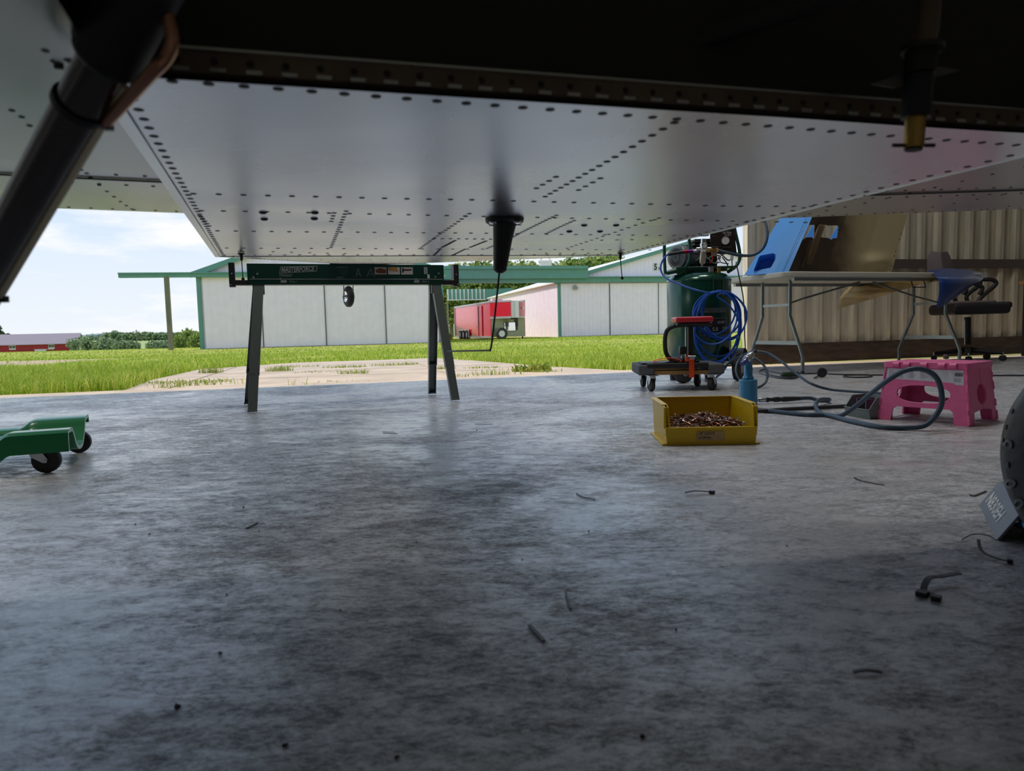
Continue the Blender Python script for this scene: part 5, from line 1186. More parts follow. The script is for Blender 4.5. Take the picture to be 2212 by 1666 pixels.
for sgn in (-1, 1):
    a_ = math.atan2(pc_.y-CY, pc_.x-CX)+sgn*.10/CR; q = Vector((CX+(CR+.0016)*math.cos(a_), CY+(CR+.0016)*math.sin(a_), onT(1545, 724).z)); b.bar(q, q+Z*.117, .002, .001, HLIGHT, up=(math.cos(a_), math.sin(a_), 0))
tanktext(b, 'ULTRA', .034, WHITEP, 1522, 695, sx=1.0); tanktext(b, 'QUIET', .022, WHITEP, 1558, 696, sx=1.1, shear=.2); tanktext(b, '26', .032, WHITEP, 1519, 711); tanktext(b, '5.0', .036, WHITEP, 1545, 711); tanktext(b, '150', .034, WHITEP, 1565, 710, sx=.9)
tanktext(b, 'GALLON   HORSEPOWER   MAX PSI', .006, HLIGHT, 1545, 719)
b.build('specification_label', tk, True, smooth=0, label='black label reading ULTRA QUIET 5.0 150')
b = MB(); wrap(b, onT(1545, 671), .215, .036, mat('logo_band', srgb(40, 58, 54), .4), onT(1545, 676).z, .0012); wrap(b, onT(1545, 671), .205, .030, HLIGHT, onT(1545, 676).z+.003, .0016); wrap(b, onT(1545, 671), .201, .026, mat('logo_band', (0, 0, 0, 1)), onT(1545, 676).z+.005, .0019)
tanktext(b, 'MASTERFORCE', .029, HLIGHT, 1545, 671, off=.0024, sx=.92, shear=.3); b.build('logo', tk, True, smooth=0)
b = MB(); hk = [onT(1541, 640)+tdir*.02, onT(1541, 606)+tdir*.012, onT(1543, 602)+tdir*.012, onT(1561, 602)+tdir*.012, onT(1563, 606)+tdir*.012, onT(1563, 640)+tdir*.02]
b.tube(smooth_path([hk[0]+tdir*.05+Z*.01, hk[0]+tdir*.03-Z*.004]+hk+[hk[5]+tdir*.03-Z*.004, hk[5]+tdir*.05+Z*.01], 3), .003, FRAMEG, 8); b.build('hose_hook', ac, True)
for px in (1454, 1529):
    q = G(px, 821 if px < 1500 else 818); b = MB(); b.cyl((q.x, q.y, .0), (q.x, q.y, .045), .020, RUBBER, r2=.024, n=18); b.bar((q.x, q.y, .04), (CX+(q.x-CX)*.7, CY+(q.y-CY)*.7, .13), .03, .01, FRAMEG); b.build('foot', ac, True)
ax_ = Vector((.55, -.83, 0)).normalized()
wl, wr = Vector((1.165, 4.70, .098)), Vector((1.575, 4.80, .108))
for q, yaw_ in ((wl, -.75), (wr, -.52)):
    ax2 = Vector((math.cos(yaw_), math.sin(yaw_), 0)); b = MB(); r = q.z
    b.lathe([(r*.55, -.022), (r*.75, -.030), (r*.95, -.028), (r, -.012), (r, .012), (r*.95, .028), (r*.75, .030), (r*.55, .022)], q, ax2, RUBBER, 36, cap=False); w_o = b.build('wheel', ac, True)
    b = MB(); b.lathe([(r*.57, -.020), (r*.50, -.026), (r*.2, -.008), (r*.14, -.026), (.001, -.026)], q, ax2, STEEL, 24); b.lathe([(r*.57, .020), (r*.50, .026), (r*.2, .008), (r*.14, .026), (.001, .026)], q, ax2, STEEL, 24); b.build('rim', w_o, True)
b = MB(); b.tube([wl, wr], .007, STEEL, 10); b.bar(wl+Z*.03+Vector((.05, .05, 0)), (CX-.1, CY-.1, .14), .05, .006, FRAMEG); b.bar(wr+Z*.03+Vector((-.05, .05, 0)), (CX+.12, CY-.1, .14), .05, .006, FRAMEG); b.build('axle', ac, True)
b = MB()
for i in range(9):
    a = math.pi*(.15+.7*i/8)
fe_ = [wr+Vector((math.cos(a)*.0, 0, 0)) for a in (0,)]
yaw_ = -.52; ax2 = Vector((math.cos(yaw_), math.sin(yaw_), 0)); pf = Vector((-ax2.y, ax2.x, 0)); rr1 = [[wr+ax2*s_+pf*math.cos(math.radians(a))*.118+Z*math.sin(math.radians(a))*.118 for a in range(10, 176, 15)] for s_ in (-.04, .04)]
b.grid(rr1, BLACKP, thick=.003); b.build('wheel_guard', ac, True)
# top platform, motor, pump, control panel and piping
YT = CY-.05
def T3(px, y, Y=YT): return A(px, y, Y)
b = MB(); b.bar(T3(1437, 592, 4.90), T3(1476, 584, 4.90), .10, .022, FRAMEG); b.box((CX+.02, CY+.02, .785), (.42, .30, .016), FRAMEG); b.box((CX+.02, CY-.10, .775), (.30, .02, .03), FRAMEG); b.build('motor_platform', ac, True, bevel=.002)
YA, YB_ = 4.86, 5.02
b = MB(); b.tube(smooth_path([T3(1437, 592, YA), T3(1436, 575, YA), T3(1435, 540, YA), T3(1437, 490, YA), T3(1450, 465, YA+.03), T3(1475, 468, YA+.05), T3(1486, 500, YA), T3(1491, 545, YA), T3(1488, 565, YA), T3(1474, 589, YA), T3(1462, 592, YA)], 6), .0115, FRAMEG, 12); b.build('handle_frame', ac, True)
b = MB(); b.tube(smooth_path([T3(1583, 470, YA+.06), T3(1588, 500, YA+.05), T3(1597, 540, YA+.05), T3(1597, 562, YA+.05), T3(1588, 577, YA+.04), T3(1572, 588, YA+.03)], 6), .0115, FRAMEG, 12); b.build('handle_frame', ac, True)
mo = T3(1460, 556, 4.96); max_ = Vector((-.80, -.60, 0)).normalized()
b = MB(); b.lathe([(.066, 0), (.080, -.004), (.086, -.014), (.086, -.20), (.06, -.22)], mo, max_, MOTORG, 40)
for i in range(20): a = i/20*6.283; r0_ = mo-max_*.06; yv = max_.cross(Z).normalized(); dr3 = yv*math.cos(a)+Z*math.sin(a); b.bar(r0_+dr3*.088, r0_+dr3*.088-max_*.12, .004, .006, MOTORG, up=tuple(dr3))
b.box(tuple(mo-max_*.11-Z*.085), (.12, .10, .02), BLACKP); mt = b.build('motor', ac, True)
b = MB(); yv = max_.cross(Z).normalized()
b.lathe([(.034, .0016), (.034, .0026), (.001, .003)], mo, max_, BLACKP, 28)
for i in range(26):
    a = i/26*6.283; dr3 = yv*math.cos(a)+Z*math.sin(a); b.bar(mo+dr3*.036+max_*.0022, mo+dr3*.064+max_*.0022, .0052, .002, BLACKP, up=tuple(max_))
for i in range(8):
    a = i/8*6.283; dr3 = yv*math.cos(a)+Z*math.sin(a); b.lathe([(.005, .0032), (.001, .0036)], mo+dr3*.022, max_, MOTORG, 8)
b.build('fan_grille', mt, True)
pcx = T3(1520, 540, 5.06)
b = MB(); b.box((pcx.x, pcx.y+.03, .90), (.16, .18, .20), mat('pump_iron', srgb(52, 50, 48), .5, .5)); 
for i in range(7): b.box((pcx.x, pcx.y+.03, .83+i*.025), (.19, .21, .006), mat('pump_iron', (0, 0, 0, 1)))
b.cyl((pcx.x-.01, pcx.y-.06, 1.02), (pcx.x-.01, pcx.y-.06, 1.07), .03, HLIGHT, n=18)
for a_, z_ in ((.0, .84), (.10, .86)): b.tube(smooth_path([(pcx.x-.09+a_, pcx.y-.09, z_), (pcx.x-.03+a_, pcx.y-.13, z_+.03), (pcx.x+.05+a_, pcx.y-.10, z_-.02), (pcx.x+.1+a_, pcx.y-.05, z_+.04)], 5), .006, STEEL, 8)
b.build('pump', ac, True, bevel=.002)
Yp = 4.90
b = MB(); q = [T3(1536, 548, Yp), T3(1592, 549, Yp), T3(1586, 490, Yp), T3(1534, 500, Yp)]
b.prism(q, (0, .012, 0), PANELB); cpn = b.build('control_panel', ac, True, bevel=.002)
b = MB(); nrm = Vector((-.25, -.97, 0)).normalized()
def gauge(c, r, par):
    b = MB(); b.lathe([(r*1.0, -.014), (r*1.08, -.002), (r*1.08, .002), (r*.96, .004)], c, nrm, BLACKP, 28, cap=False); b.lathe([(r*.98, .0015), (.0005, .0018)], c, nrm, WHITEP, 28)
    rt = nrm.cross(Z).normalized()*-1; b.bar(c+nrm*.003-Z*r*.5, c+nrm*.003+Z*r*.6-rt*r*.15, .0012, .001, BLACKP, up=tuple(nrm))
    for i in range(11):
        a = math.radians(-50+28*i); dd = rt*math.cos(a)+Z*math.sin(a); b.bar(c+nrm*.003+dd*r*.72, c+nrm*.003+dd*r*.88, .0008, .0006, BLACKP, up=tuple(nrm))
    return b.build('gauge', par, True)
gauge(T3(1567, 520, Yp-.012), .028, cpn)
b = MB(); rt = Vector((1, 0, 0)); Mt = XF(T3(1561, 505, Yp-.003), (1, 0, 0), (0, 0, 1), (0, -1, 0)); b.text('ULTRA', .020, WHITEP, Mt, .0003, sx=1.0); b.text('QUIET', .016, WHITEP, XF(T3(1565, 510, Yp-.003), (1, 0, 0), (0, 0, 1), (0, -1, 0)), .0003, sx=1.0)
b.box(tuple(T3(1571, 533.5, Yp-.002)), (.058, .001, .003), HLIGHT); b.box(tuple(T3(1545, 533.5, Yp-.002)), (.04, .001, .003), HLIGHT); b.build('panel_print', cpn, True, smooth=0)
Yg = 4.80
b = MB(); c_ = T3(1520, 538, Yg); b.lathe([(.010, .070), (.017, .066), (.019, .040), (.024, .036), (.026, .010), (.024, -.012), (.020, -.020)], c_, (0, 0, 1), CHROME, 26); b.cyl(c_-Vector((.05, 0, -.0)), c_+Vector((.05, 0, 0)), .012, CHROME, n=16); rg_ = b.build('regulator', ac, True)
b = MB(); b.lathe([(.020, -.020), (.0215, -.03), (.0205, -.090), (.015, -.102), (.006, -.104), (.006, -.118), (.001, -.118)], c_, (.10, 0, 1), GASGL, 24); b.build('filter_bowl', rg_, True)
gauge(T3(1522, 531, Yg-.03), .0155, rg_)
b = MB(); q = T3(1530, 541, Yg); b.bar(q, T3(1549, 541, Yg), .026, .020, BRASS); 
for px in (1530, 1549): b.cyl(T3(px, 541, Yg)-Vector((.006, 0, 0)), T3(px, 541, Yg)+Vector((.006, 0, 0)), .016, BRASS, n=8)
b.box(tuple(T3(1544, 549, Yg)), (.03, .02, .03), STEEL); b.build('brass_manifold', ac, True, bevel=.001)
b = MB(); b.tube(smooth_path([T3(1537, 543, Yg-.012), T3(1538, 552, Yg-.012), T3(1539, 560, Yg-.01), T3(1537, 566, Yg), T3(1533, 568, Yg+.02)], 6), .0036, ORANGE, 10); b.build('drain_tube', ac, True, label='orange plastic tube')
b = MB(); b.cyl(T3(1497, 543, Yg), T3(1506, 542, Yg), .0105, STEEL, n=14); b.cyl(T3(1486, 543.5, Yg), T3(1497, 543, Yg), .0125, mat('anodised_purple', srgb(120, 44, 130), .25, .8), n=14); b.cyl(T3(1476, 544.5, Yg), T3(1486, 543.5, Yg), .0125, mat('anodised_red', srgb(150, 36, 50), .25, .8), n=14); b.cyl(T3(1444, 549.5, Yg-.01), T3(1476, 544.5, Yg), .0115, BLACKP, n=14); b.build('quick_coupler', ac, True)
b = MB(); b.tube(smooth_path([T3(1574, 570, 4.86), T3(1556, 566, 4.85), T3(1558, 552, 4.86), T3(1568, 548, 4.9)], 6), .0035, BLACKP, 8); b.tube(smooth_path([T3(1560, 556, 4.84), T3(1568, 566, 4.84), T3(1574, 578, 4.86)], 6), .004, BLACKP, 8)
b.cyl(T3(1581, 552, 4.86), T3(1581, 562, 4.86), .010, STKR, n=14); b.cyl(T3(1581, 562, 4.86), T3(1582, 582, 4.86), .004, STEEL, n=8); b.cyl(T3(1535, 577, 4.85), T3(1535, 592, 4.85), .02, STEEL, n=16); b.cyl(T3(1552, 578, 4.85), T3(1552, 590, 4.85), .016, BRASS, n=16); b.build('fittings', ac, True)
# blue hose from the coupler to the coil, then across the floor
b = MB()
P_ = [T3(1478, 544, Yg), T3(1460, 547, Yg-.005), T3(1443, 550, Yg-.012), T3(1432, 562, Yg-.03), T3(1427, 578, Yg-.04), T3(1432, 594, Yg-.06), T3(1447, 606, Yg-.1), T3(1475, 617, Yg-.14), T3(1505, 627, Yg-.2), T3(1535, 634, Yg-.215)]
b.tube(smooth_path(P_, 6), .0062, BLUEH, 10)
random.seed(5); yc = CY-CR*1.0-.035
loops = [(1552, 629, 1497, 1600, 729), (1550, 630, 1507, 1588, 722), (1556, 628, 1516, 1612, 736), (1550, 631, 1497, 1592, 744), (1553, 629, 1499, 1601, 770), (1551, 631, 1502, 1597, 782), (1556, 628, 1519, 1613, 732), (1552, 630, 1500, 1596, 786)]
pts = []
for k, (tx, ty, lx, rx, by) in enumerate(loops):
    n_ = 22; cy_ = (ty+by)/2
    for i in range(n_):
        a = math.pi*.5+2*math.pi*i/n_; c, s_ = math.cos(a), math.sin(a)
        mxp = (lx+rx)/2+(6 if k % 2 else -2)*s_; px = mxp+(rx-lx)/2*c*(1 if c > 0 else 1); y = cy_-(by-ty)/2*s_
        if s_ > .3: px += (tx-mxp)*(s_-.3)/.7
        pts.append(A(px, y, yc-.012*(k % 4)-.006*math.sin(a*2+k)))
pts += [A(1548, 640, yc-.03), A(1575, 660, yc-.03), A(1598, 700, yc-.03), A(1594, 745, yc-.03), A(1576, 780, yc-.02), A(1562, 803, 4.62), A(1548, 815, 4.62)]
b.tube(smooth_path(pts, 3), .0060, BLUEH, 8)
P2 = [A(1548, 815, 4.62), A(1556, 804, 4.5), A(1575, 784, 4.45), A(1594, 772, 4.4), A(1615, 768, 4.35), A(1640, 780, 4.3), A(1656, 800, 4.25), A(1655, 824, 4.2), A(1636, 838, 4.15), A(1608, 832, 4.15), A(1591, 810, 4.2), A(1592, 786, 4.25), A(1606, 768, 4.3), A(1630, 760, 4.2), A(1660, 764, 4.15), A(1690, 783, 4.0), A(1718, 806, 3.9), A(1750, 828, 3.75), A(1785, 840, 3.75), A(1830, 845, 3.7), A(1880, 848, 3.62), A(1930, 852, 3.5), A(1990, 853, 3.45)]
P2 = [Vector((p.x, p.y, max(p.z, .008))) for p in P2]
b.tube(smooth_path(P2, 8), .0075, BLUEG, 10); ho = recenter(b.build('air_hose')); tag(ho, 'bright blue air hose coiled on the hook of the compressor', 'hose')
b = MB(); P_ = [T3(1551, 541, Yg), T3(1575, 547, Yg-.02), T3(1600, 552, Yg-.02), T3(1626, 551, Yg-.02), T3(1645, 540, Yg-.02), T3(1655, 522, Yg-.02), T3(1657, 500, Yg), T3(1650, 470, Yg+.05), T3(1640, 420, Yg+.1)]
b.tube(smooth_path(P_, 8), .0100, BLUEG, 12); tag(recenter(b.build('air_hose')), 'thick slate hose curving up from the compressor manifold', 'hose')
b = MB(); P_ = [T3(1590, 566, 4.95), T3(1597, 600, 4.95), T3(1605, 640, 4.97), T3(1609, 690, 5.0), T3(1609, 735, 5.05), G(1613, 795, .01)+Vector((0, -.05, 0)), G(1640, 800, .006)+Vector((0, -.1, 0)), G(1665, 812, .006)]
b.tube(smooth_path(P_, 8), .0042, BLACKP, 8); tag(recenter(b.build('power_cord')), 'thin black power cord hanging down beside the compressor', 'cord')

# ------------------------------------------------------------------ folding table
dT = Vector((.937, .35, 0)); wT = Vector((-.35, .937, 0)); TC = Vector((2.02, 5.1, 0)); TLn, TWd, TH = 2.07, .76, .765
tb_ = thing('folding_table', 'white plastic folding table with grey tube legs carrying the blue cowling', 'table', (TC.x, TC.y, 0), math.atan2(.35, .937))
o = []; rr = .07
for cx, cy, a0 in ((TLn-rr, TWd-rr, 0), (rr, TWd-rr, 90), (rr, rr, 180), (TLn-rr, rr, 270)):
    for k in range(7): a = math.radians(a0+15*k); o.append((cx+rr*math.cos(a), cy+rr*math.sin(a), TH-.040))
b = MB(); b.prism(o, (0, 0, .040), TABLET); b.build('tabletop', tb_, bevel=.008, seg=3)
b = MB(); b.box((TLn/2, .05, TH-.052), (TLn-.2, .03, .025), TUBEG); b.box((TLn/2, TWd-.05, TH-.052), (TLn-.2, .03, .025), TUBEG); b.build('under_rail', tb_)
for x_ in (.236, 1.91):
    for s_ in (-1, 1):
        y0 = .38+s_*.155; b = MB(); b.tube(smooth_path([(x_, y0, TH-.045), (x_, y0, .47), (x_, y0+s_*.005, .43), (x_, y0+s_*.13, .15), (x_, y0+s_*.137, .10), (x_, y0+s_*.137, .012)], 4), .0135, TUBEG, 14); b.cyl((x_, y0+s_*.137, 0), (x_, y0+s_*.137, .02), .0155, BLACKP, n=14); b.build('leg', tb_)
    b = MB(); b.bar((x_, .38-.155-.095, .235), (x_, .38+.155+.095, .235), .006, .030, TUBEG, up=(0, 0, 1)); b.build('cross_bar', tb_)
    b = MB(); b.bar((x_, .38-.155, .53), (x_, .38+.155, .53), .012, .020, TUBEG); b.build('cross_bar', tb_)
    e_ = 1.02 if x_ < 1 else 1.16
    b = MB(); b.bar((x_, .38-.10, .53), (x_+(e_-x_)*.32, .32, .53+.06), .010, .012, HORSEL); b.bar((x_+(e_-x_)*.30, .32, .53+.055), (e_, .30, TH-.055), .010, .014, HORSEL); b.build('brace', tb_)
b = MB(); b.tube([(1.30, .06, TH-.05), (1.30, .04, TH-.115), (1.44, .04, TH-.115), (1.44, .06, TH-.05)], .005, BLACKP, 8); b.build('carry_handle', tb_)

# ------------------------------------------------------------------ blue cowling standing on the table
cw = thing('engine_cowling', 'light blue engine cowling standing on end on the white table', 'cowling', (2.3, 5.5, TH))
def cpt(px, y, Y): return A(px, y, Y)
# plan positions along the sheet at the bottom and the top (distance grows round the back)
Yn, Yl = 5.25, 5.40
bot = [(1702, 590, 5.22), (1668, 594, 5.28), (1632, 598, 5.35), (1603, 602, 5.42)]
topp = [(1757, 462, 5.22), (1734, 462, 5.28), (1712, 462, 5.34), (1690, 462, 5.40)]
def lerp3(a, b_, t): return tuple(a[i]+(b_[i]-a[i])*t for i in range(3))
def edgeat(arr, u):
    u *= len(arr)-1; i = min(int(u), len(arr)-2); return lerp3(arr[i], arr[i+1], u-i)
b = MB(); rows = []; NU_, NV_ = 26, 22; skip = set()
holepoly = [(1628, 585), (1639, 556), (1643, 552), (1670, 547), (1675, 550), (1675, 560), (1666, 577), (1662, 579), (1630, 585)]
def inside(px, y, P):
    c = False
    for i in range(len(P)):
        (x1, y1), (x2, y2) = P[i], P[i-1]
        if (y1 > y) != (y2 > y) and px < (x2-x1)*(y-y1)/(y2-y1)+x1: c = not c
    return c
NU_, NV_ = 170, 170
pixg = [[lerp3(edgeat(bot, i/NU_), edgeat(topp, i/NU_), j/NV_) for i in range(NU_+1)] for j in range(NV_+1)]
for r in pixg: rows.append([A(p[0], p[1], p[2]) for p in r])
rows = [[Vector((p.x, p.y, max(p.z, TH+.001))) for p in r] for r in rows]
for j in range(NV_):
    for i in range(NU_):
        px = (pixg[j][i][0]+pixg[j+1][i+1][0])/2; y = (pixg[j][i][1]+pixg[j+1][i+1][1])/2
        if inside(px, y, holepoly): skip.add((j, i))
b.grid([list(reversed(r)) for r in rows], COWLB, skip={(j, NU_-1-i) for j, i in skip}, thick=.004, m2=COMPO)
sk_ = b.build('side_skin', cw, True, smooth=45)
b = MB(); 
for t in range(22): q = A(1616+70*t/21, 595-9*t/21+ (0), 5.40-.13*t/21); disc_n = Vector((-.35, -.93, 0)); b.lathe([(.0022, 0), (.001, .0008)], q-Vector((0, .006, 0)), (-.3, -.95, 0), COWLD, 8)
s0_ = A(1689, 589, 5.24); s1_ = A(1745, 462, 5.23); b.bar(s0_-Vector((0, .005, 0)), s1_-Vector((0, .005, 0)), .0025, .002, COWLD)
for hx, hy in ((1624, 587), (1632, 587.5), (1641, 586), (1650, 585), (1659, 583), (1668, 581), (1672, 571), (1678, 560), (1681, 549)): b.lathe([(.0022, 0), (.001, .0008)], A(hx, hy, 5.33)-Vector((0, .012, 0)), (-.3, -.95, 0), COWLD, 8)
b.build('rivets', sk_, True)
b = MB(); hp = [A(x_, y_, 5.36-(x_-1628)*.0012) for x_, y_ in holepoly[:-1]]; hb_ = [p+Vector((.06, .11, -.01)) for p in hp]; hb_ = [hb_[0].lerp(v, .75) for v in hb_]
k = len(hp); b.add(hp+hb_, [(i, (i+1) % k, k+(i+1) % k, k+i) for i in range(k)]+[tuple(range(k, 2*k))], mat('scoop_blue', srgb(70, 150, 240), .3)); b.build('air_scoop', cw, True, smooth=30)
# the far wall, tan inside towards us; brown shade coloured in at left
INSM = bpy.data.materials.new('cowl_inside_shaded'); INSM.use_nodes = True; _t = INSM.node_tree; _p = _t.nodes['Principled BSDF']; _n = _t.nodes.new; _l = _t.links.new
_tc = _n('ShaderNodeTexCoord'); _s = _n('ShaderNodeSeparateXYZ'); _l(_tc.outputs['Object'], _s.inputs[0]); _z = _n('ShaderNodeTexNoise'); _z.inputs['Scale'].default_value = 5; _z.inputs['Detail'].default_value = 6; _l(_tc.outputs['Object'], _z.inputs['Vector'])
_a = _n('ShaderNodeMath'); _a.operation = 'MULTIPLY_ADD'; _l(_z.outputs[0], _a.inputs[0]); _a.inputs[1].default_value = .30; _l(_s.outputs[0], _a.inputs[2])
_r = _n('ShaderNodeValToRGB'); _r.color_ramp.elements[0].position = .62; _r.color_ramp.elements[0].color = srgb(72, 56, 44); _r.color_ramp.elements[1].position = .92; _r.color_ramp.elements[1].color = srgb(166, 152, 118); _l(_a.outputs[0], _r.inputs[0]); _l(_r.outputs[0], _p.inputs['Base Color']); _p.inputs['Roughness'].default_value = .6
pb_ = [(1702, 590, 5.23), (1690, 592, 5.60), (1720, 589, 5.85), (1780, 588, 5.98), (1860, 588, 6.04), (1925, 590, 6.06)]
pt_ = [(1757, 462, 5.23), (1752, 462, 5.60), (1775, 462, 5.85), (1830, 462, 5.98), (1900, 462, 6.04), (1961, 462, 6.06)]
winp = [(1734, 520), (1744, 486), (1759, 486), (1757, 517), (1752, 513), (1741, 513)]; winp2 = [(1772, 486), (1812, 488), (1809, 514), (1800, 515), (1796, 518), (1788, 514), (1771, 513)]
rows = []; NU_, NV_ = 150, 110; pixg = [[lerp3(edgeat(pb_, i/NU_), edgeat(pt_, i/NU_), j/NV_) for i in range(NU_+1)] for j in range(NV_+1)]
def bulge(j, i):
    p = pixg[j][i]; q = A(p[0], p[1], p[2]); d = math.exp(-(((p[0]-1890)/26)**2+((p[1]-565)/14)**2)); q.y -= .06*d+.02*math.exp(-(((p[0]-1765)/12)**2)); q.z = max(q.z, TH+.001); return q
rows = [[bulge(j, i) for i in range(NU_+1)] for j in range(NV_+1)]
skip = set()
for j in range(NV_):
    for i in range(NU_):
        px = (pixg[j][i][0]+pixg[j+1][i+1][0])/2; y = (pixg[j][i][1]+pixg[j+1][i+1][1])/2
        if inside(px, y, winp) or inside(px, y, winp2): skip.add((j, i))
b.v, b.f, b.m, b.mats = [], [], [], []
b = MB(); b.grid(rows, INSM, skip=skip, thick=.005, m2=COWLB); inn_ = b.build('inner_skin', cw, True, smooth=45, label='unpainted tan inside with brown shade coloured in at the left')
b = MB(); b.bar(A(1746, 570, 5.80), A(1775, 486, 5.78), .05, .03, COMPO, up=(0, -1, 0)); b.bar(A(1732, 575, 5.72), A(1752, 520, 5.72), .02, .02, COMPO, up=(0, -1, 0)); b.build('inner_rib', cw, True, bevel=.006)
b = MB()
for hx, hy in ((1948, 505), (1944, 517), (1936, 543), (1933, 553), (1926, 575), (1924, 583)): b.lathe([(.005, 0), (.004, .002)], A(hx-1, hy, 6.04), (0, -1, 0), DIRT, 8)
b.build('edge_holes', cw, True)
b = MB(); b.prism([A(1741, 513, 6.02), A(1757, 484, 6.02), A(1757, 513, 6.02)], (0, .01, 0), COWLB); b.prism([A(1793, 517, 6.1), A(1811, 486, 6.1), A(1810, 514, 6.1)], (0, .01, 0), COWLB); b.build('nose_edge', cw, True, smooth=0)
# lower cowling half, tan inside, dark blue outside, hanging off the right end of the table
lc = thing('engine_cowling', 'dark blue lower cowling with a tan inside hung over the right table end', 'cowling', (3.9, 5.8, .6))
b = MB(); ol = [(1809, 668, 6.35), (1813, 645, 6.35), (1816, 638, 6.35), (1820, 636, 6.35), (1828, 622, 6.35), (1840, 613, 6.35), (1852, 610, 6.35), (1900, 608, 6.25), (1960, 606, 5.96), (2020, 605, 5.64), (2028, 606, 5.50), (1990, 614, 5.8), (1940, 629, 5.98), (1880, 647, 6.2)]
P = [A(*p) for p in ol]; k = len(P); b.add(P+[p+Vector((.01, .02, 0)) for p in P], [tuple(range(k)), tuple(reversed(range(k, 2*k)))]+[(i, (i+1) % k, k+(i+1) % k, k+i) for i in range(k)], GLASSF); b.build('inner_skin', lc, True, smooth=0, label='tan fibreglass inside')
prof_t = [(2002, 586, 5.72), (2025, 581, 5.72), (2055, 580, 5.74), (2090, 583, 5.80), (2118, 588, 5.90), (2130, 592, 6.0)]
prof_m = [(2024, 600, 5.62), (2040, 602, 5.60), (2062, 604, 5.62), (2085, 606, 5.68), (2105, 607, 5.80), (2120, 606, 5.92)]
prof_n = [(2029, 625, 5.58), (2038, 628, 5.57), (2052, 630, 5.58), (2068, 628, 5.62), (2085, 624, 5.70), (2100, 618, 5.80)]
prof_b = [(2023, 662, 5.60), (2028, 664, 5.59), (2036, 662, 5.60), (2046, 655, 5.63), (2060, 646, 5.70), (2074, 636, 5.78)]
b = MB(); rows = []
for pr_ in (prof_b, prof_n, prof_m, prof_t): rows.append([A(q[0], q[1], q[2]-(0 if pr_ is prof_t else .13)) for q in smooth_path([Vector(v) for v in pr_], 4)])
rw = []; nn = len(rows[0])
cols = [smooth_path([rows[r][c] for r in range(4)], 5) for c in range(nn)]
rw = [[cols[c][r] for c in range(nn)] for r in range(len(cols[0]))]
b.grid(rw, COWLD, thick=.005, m2=GLASSF); b.build('outer_skin', lc, True, smooth=50)

# ------------------------------------------------------------------ office chair in the dark
ch = thing('office_chair', 'black office chair behind the dark blue cowling', 'chair', (4.38, 6.55, 0), 0)
YC = 6.5
def K(px, y, Y=YC): return A(px, y, Y)
b = MB(); c_ = K(2092, 668); b.box(tuple(c_), (.52, .42, .10), CHAIRM); b.build('seat', ch, True, bevel=.035, seg=4)
b = MB(); c_ = K(2086, 655); b.box(tuple(c_), (.36, .34, .035), CHAIRF); b.build('seat_cushion', ch, True, bevel=.016, seg=3)
b = MB(); b.box(tuple(K(2140, 660, YC+.03)), (.24, .26, .06), CHAIRM); b.build('side_pad', ch, True, bevel=.02)
rows = []
for (x0, x1, y) in ((2014, 2050, 590), (2012, 2047, 572), (2013, 2042, 556), (2019, 2036, 547)):
    rows.append([K(x0+(x1-x0)*t/6, y, YC-.02-.10*math.sin(math.pi*t/6)) for t in range(7)])
b = MB(); b.grid(rows, CHAIRM, thick=-.04, m2=CHAIRF); b.tube([K(2050, 590), K(2060, 640), K(2070, 668)], .018, CHAIRM, 10); b.build('backrest', ch, True, smooth=50, bevel=.006)
for dy, n_ in ((-.10, 0), (.12, 1)):
    b = MB(); sh_ = 0 if n_ == 0 else -34
    b.tube(smooth_path([K(2106+sh_*.3, 662, YC+dy), K(2122+sh_, 640, YC+dy), K(2148+sh_, 618, YC+dy), K(2151+sh_, 609, YC+dy), K(2140+sh_, 604, YC+dy), K(2118+sh_, 605, YC+dy), K(2105+sh_, 611, YC+dy), K(2112+sh_, 616, YC+dy), K(2122+sh_, 622, YC+dy), K(2116+sh_, 636, YC+dy)], 5), .019, CHAIRM, 10); b.build('armrest', ch, True)
b = MB(); b.tube([K(2090, 685), K(2090, 745)], .028, CHAIRM, 16); b.cyl(K(2085, 690), K(2085, 745), .008, STEEL, n=8); b.build('gas_column', ch, True)
b = MB(); hub = K(2090, 748); hub.z = .10
for i in range(5):
    a = .4+i*1.2566; e_ = hub+Vector((math.cos(a)*.28, math.sin(a)*.28, -.03)); b.tube([hub, e_], [.03, .016], CHAIRM, 10)
bs = b.build('star_base', ch, True)
for i in range(5):
    a = .4+i*1.2566; e_ = hub+Vector((math.cos(a)*.28, math.sin(a)*.28, 0)); b = MB()
    b.lathe([(.008, -.022), (.024, -.02), (.026, 0), (.024, .02), (.008, .022)], (e_.x, e_.y, .026), (math.cos(a+1.2), math.sin(a+1.2), 0), RUBBER, 18); b.cyl((e_.x, e_.y, .045), (e_.x, e_.y, .08), .008, STEEL, n=8); b.build('caster', bs, True)
# dark cabinet at the right edge
cbp = A(2203, 700, 6.1)
cb = thing('storage_cabinet', 'dark cabinet with a wooden top at the right edge', 'cabinet', (cbp.x+.86, cbp.y+.55, 0), .24)
b = MB(); b.box((0, 0, .36), (.5, .5, .70), mat('cabinet_dark', srgb(44, 30, 34), .5)); b.build('cabinet_body', cb, bevel=.004)
b = MB(); b.box((0, 0, .725), (.56, .56, .03), WOODP); b.build('cabinet_top', cb, bevel=.003)
b = MB(); b.box((-.12, -.256, .36), (.22, .012, .62), mat('cabinet_door', srgb(58, 40, 40), .45)); b.box((-.03, -.266, .5), (.012, .012, .10), STEEL); b.build('cabinet_door', cb)

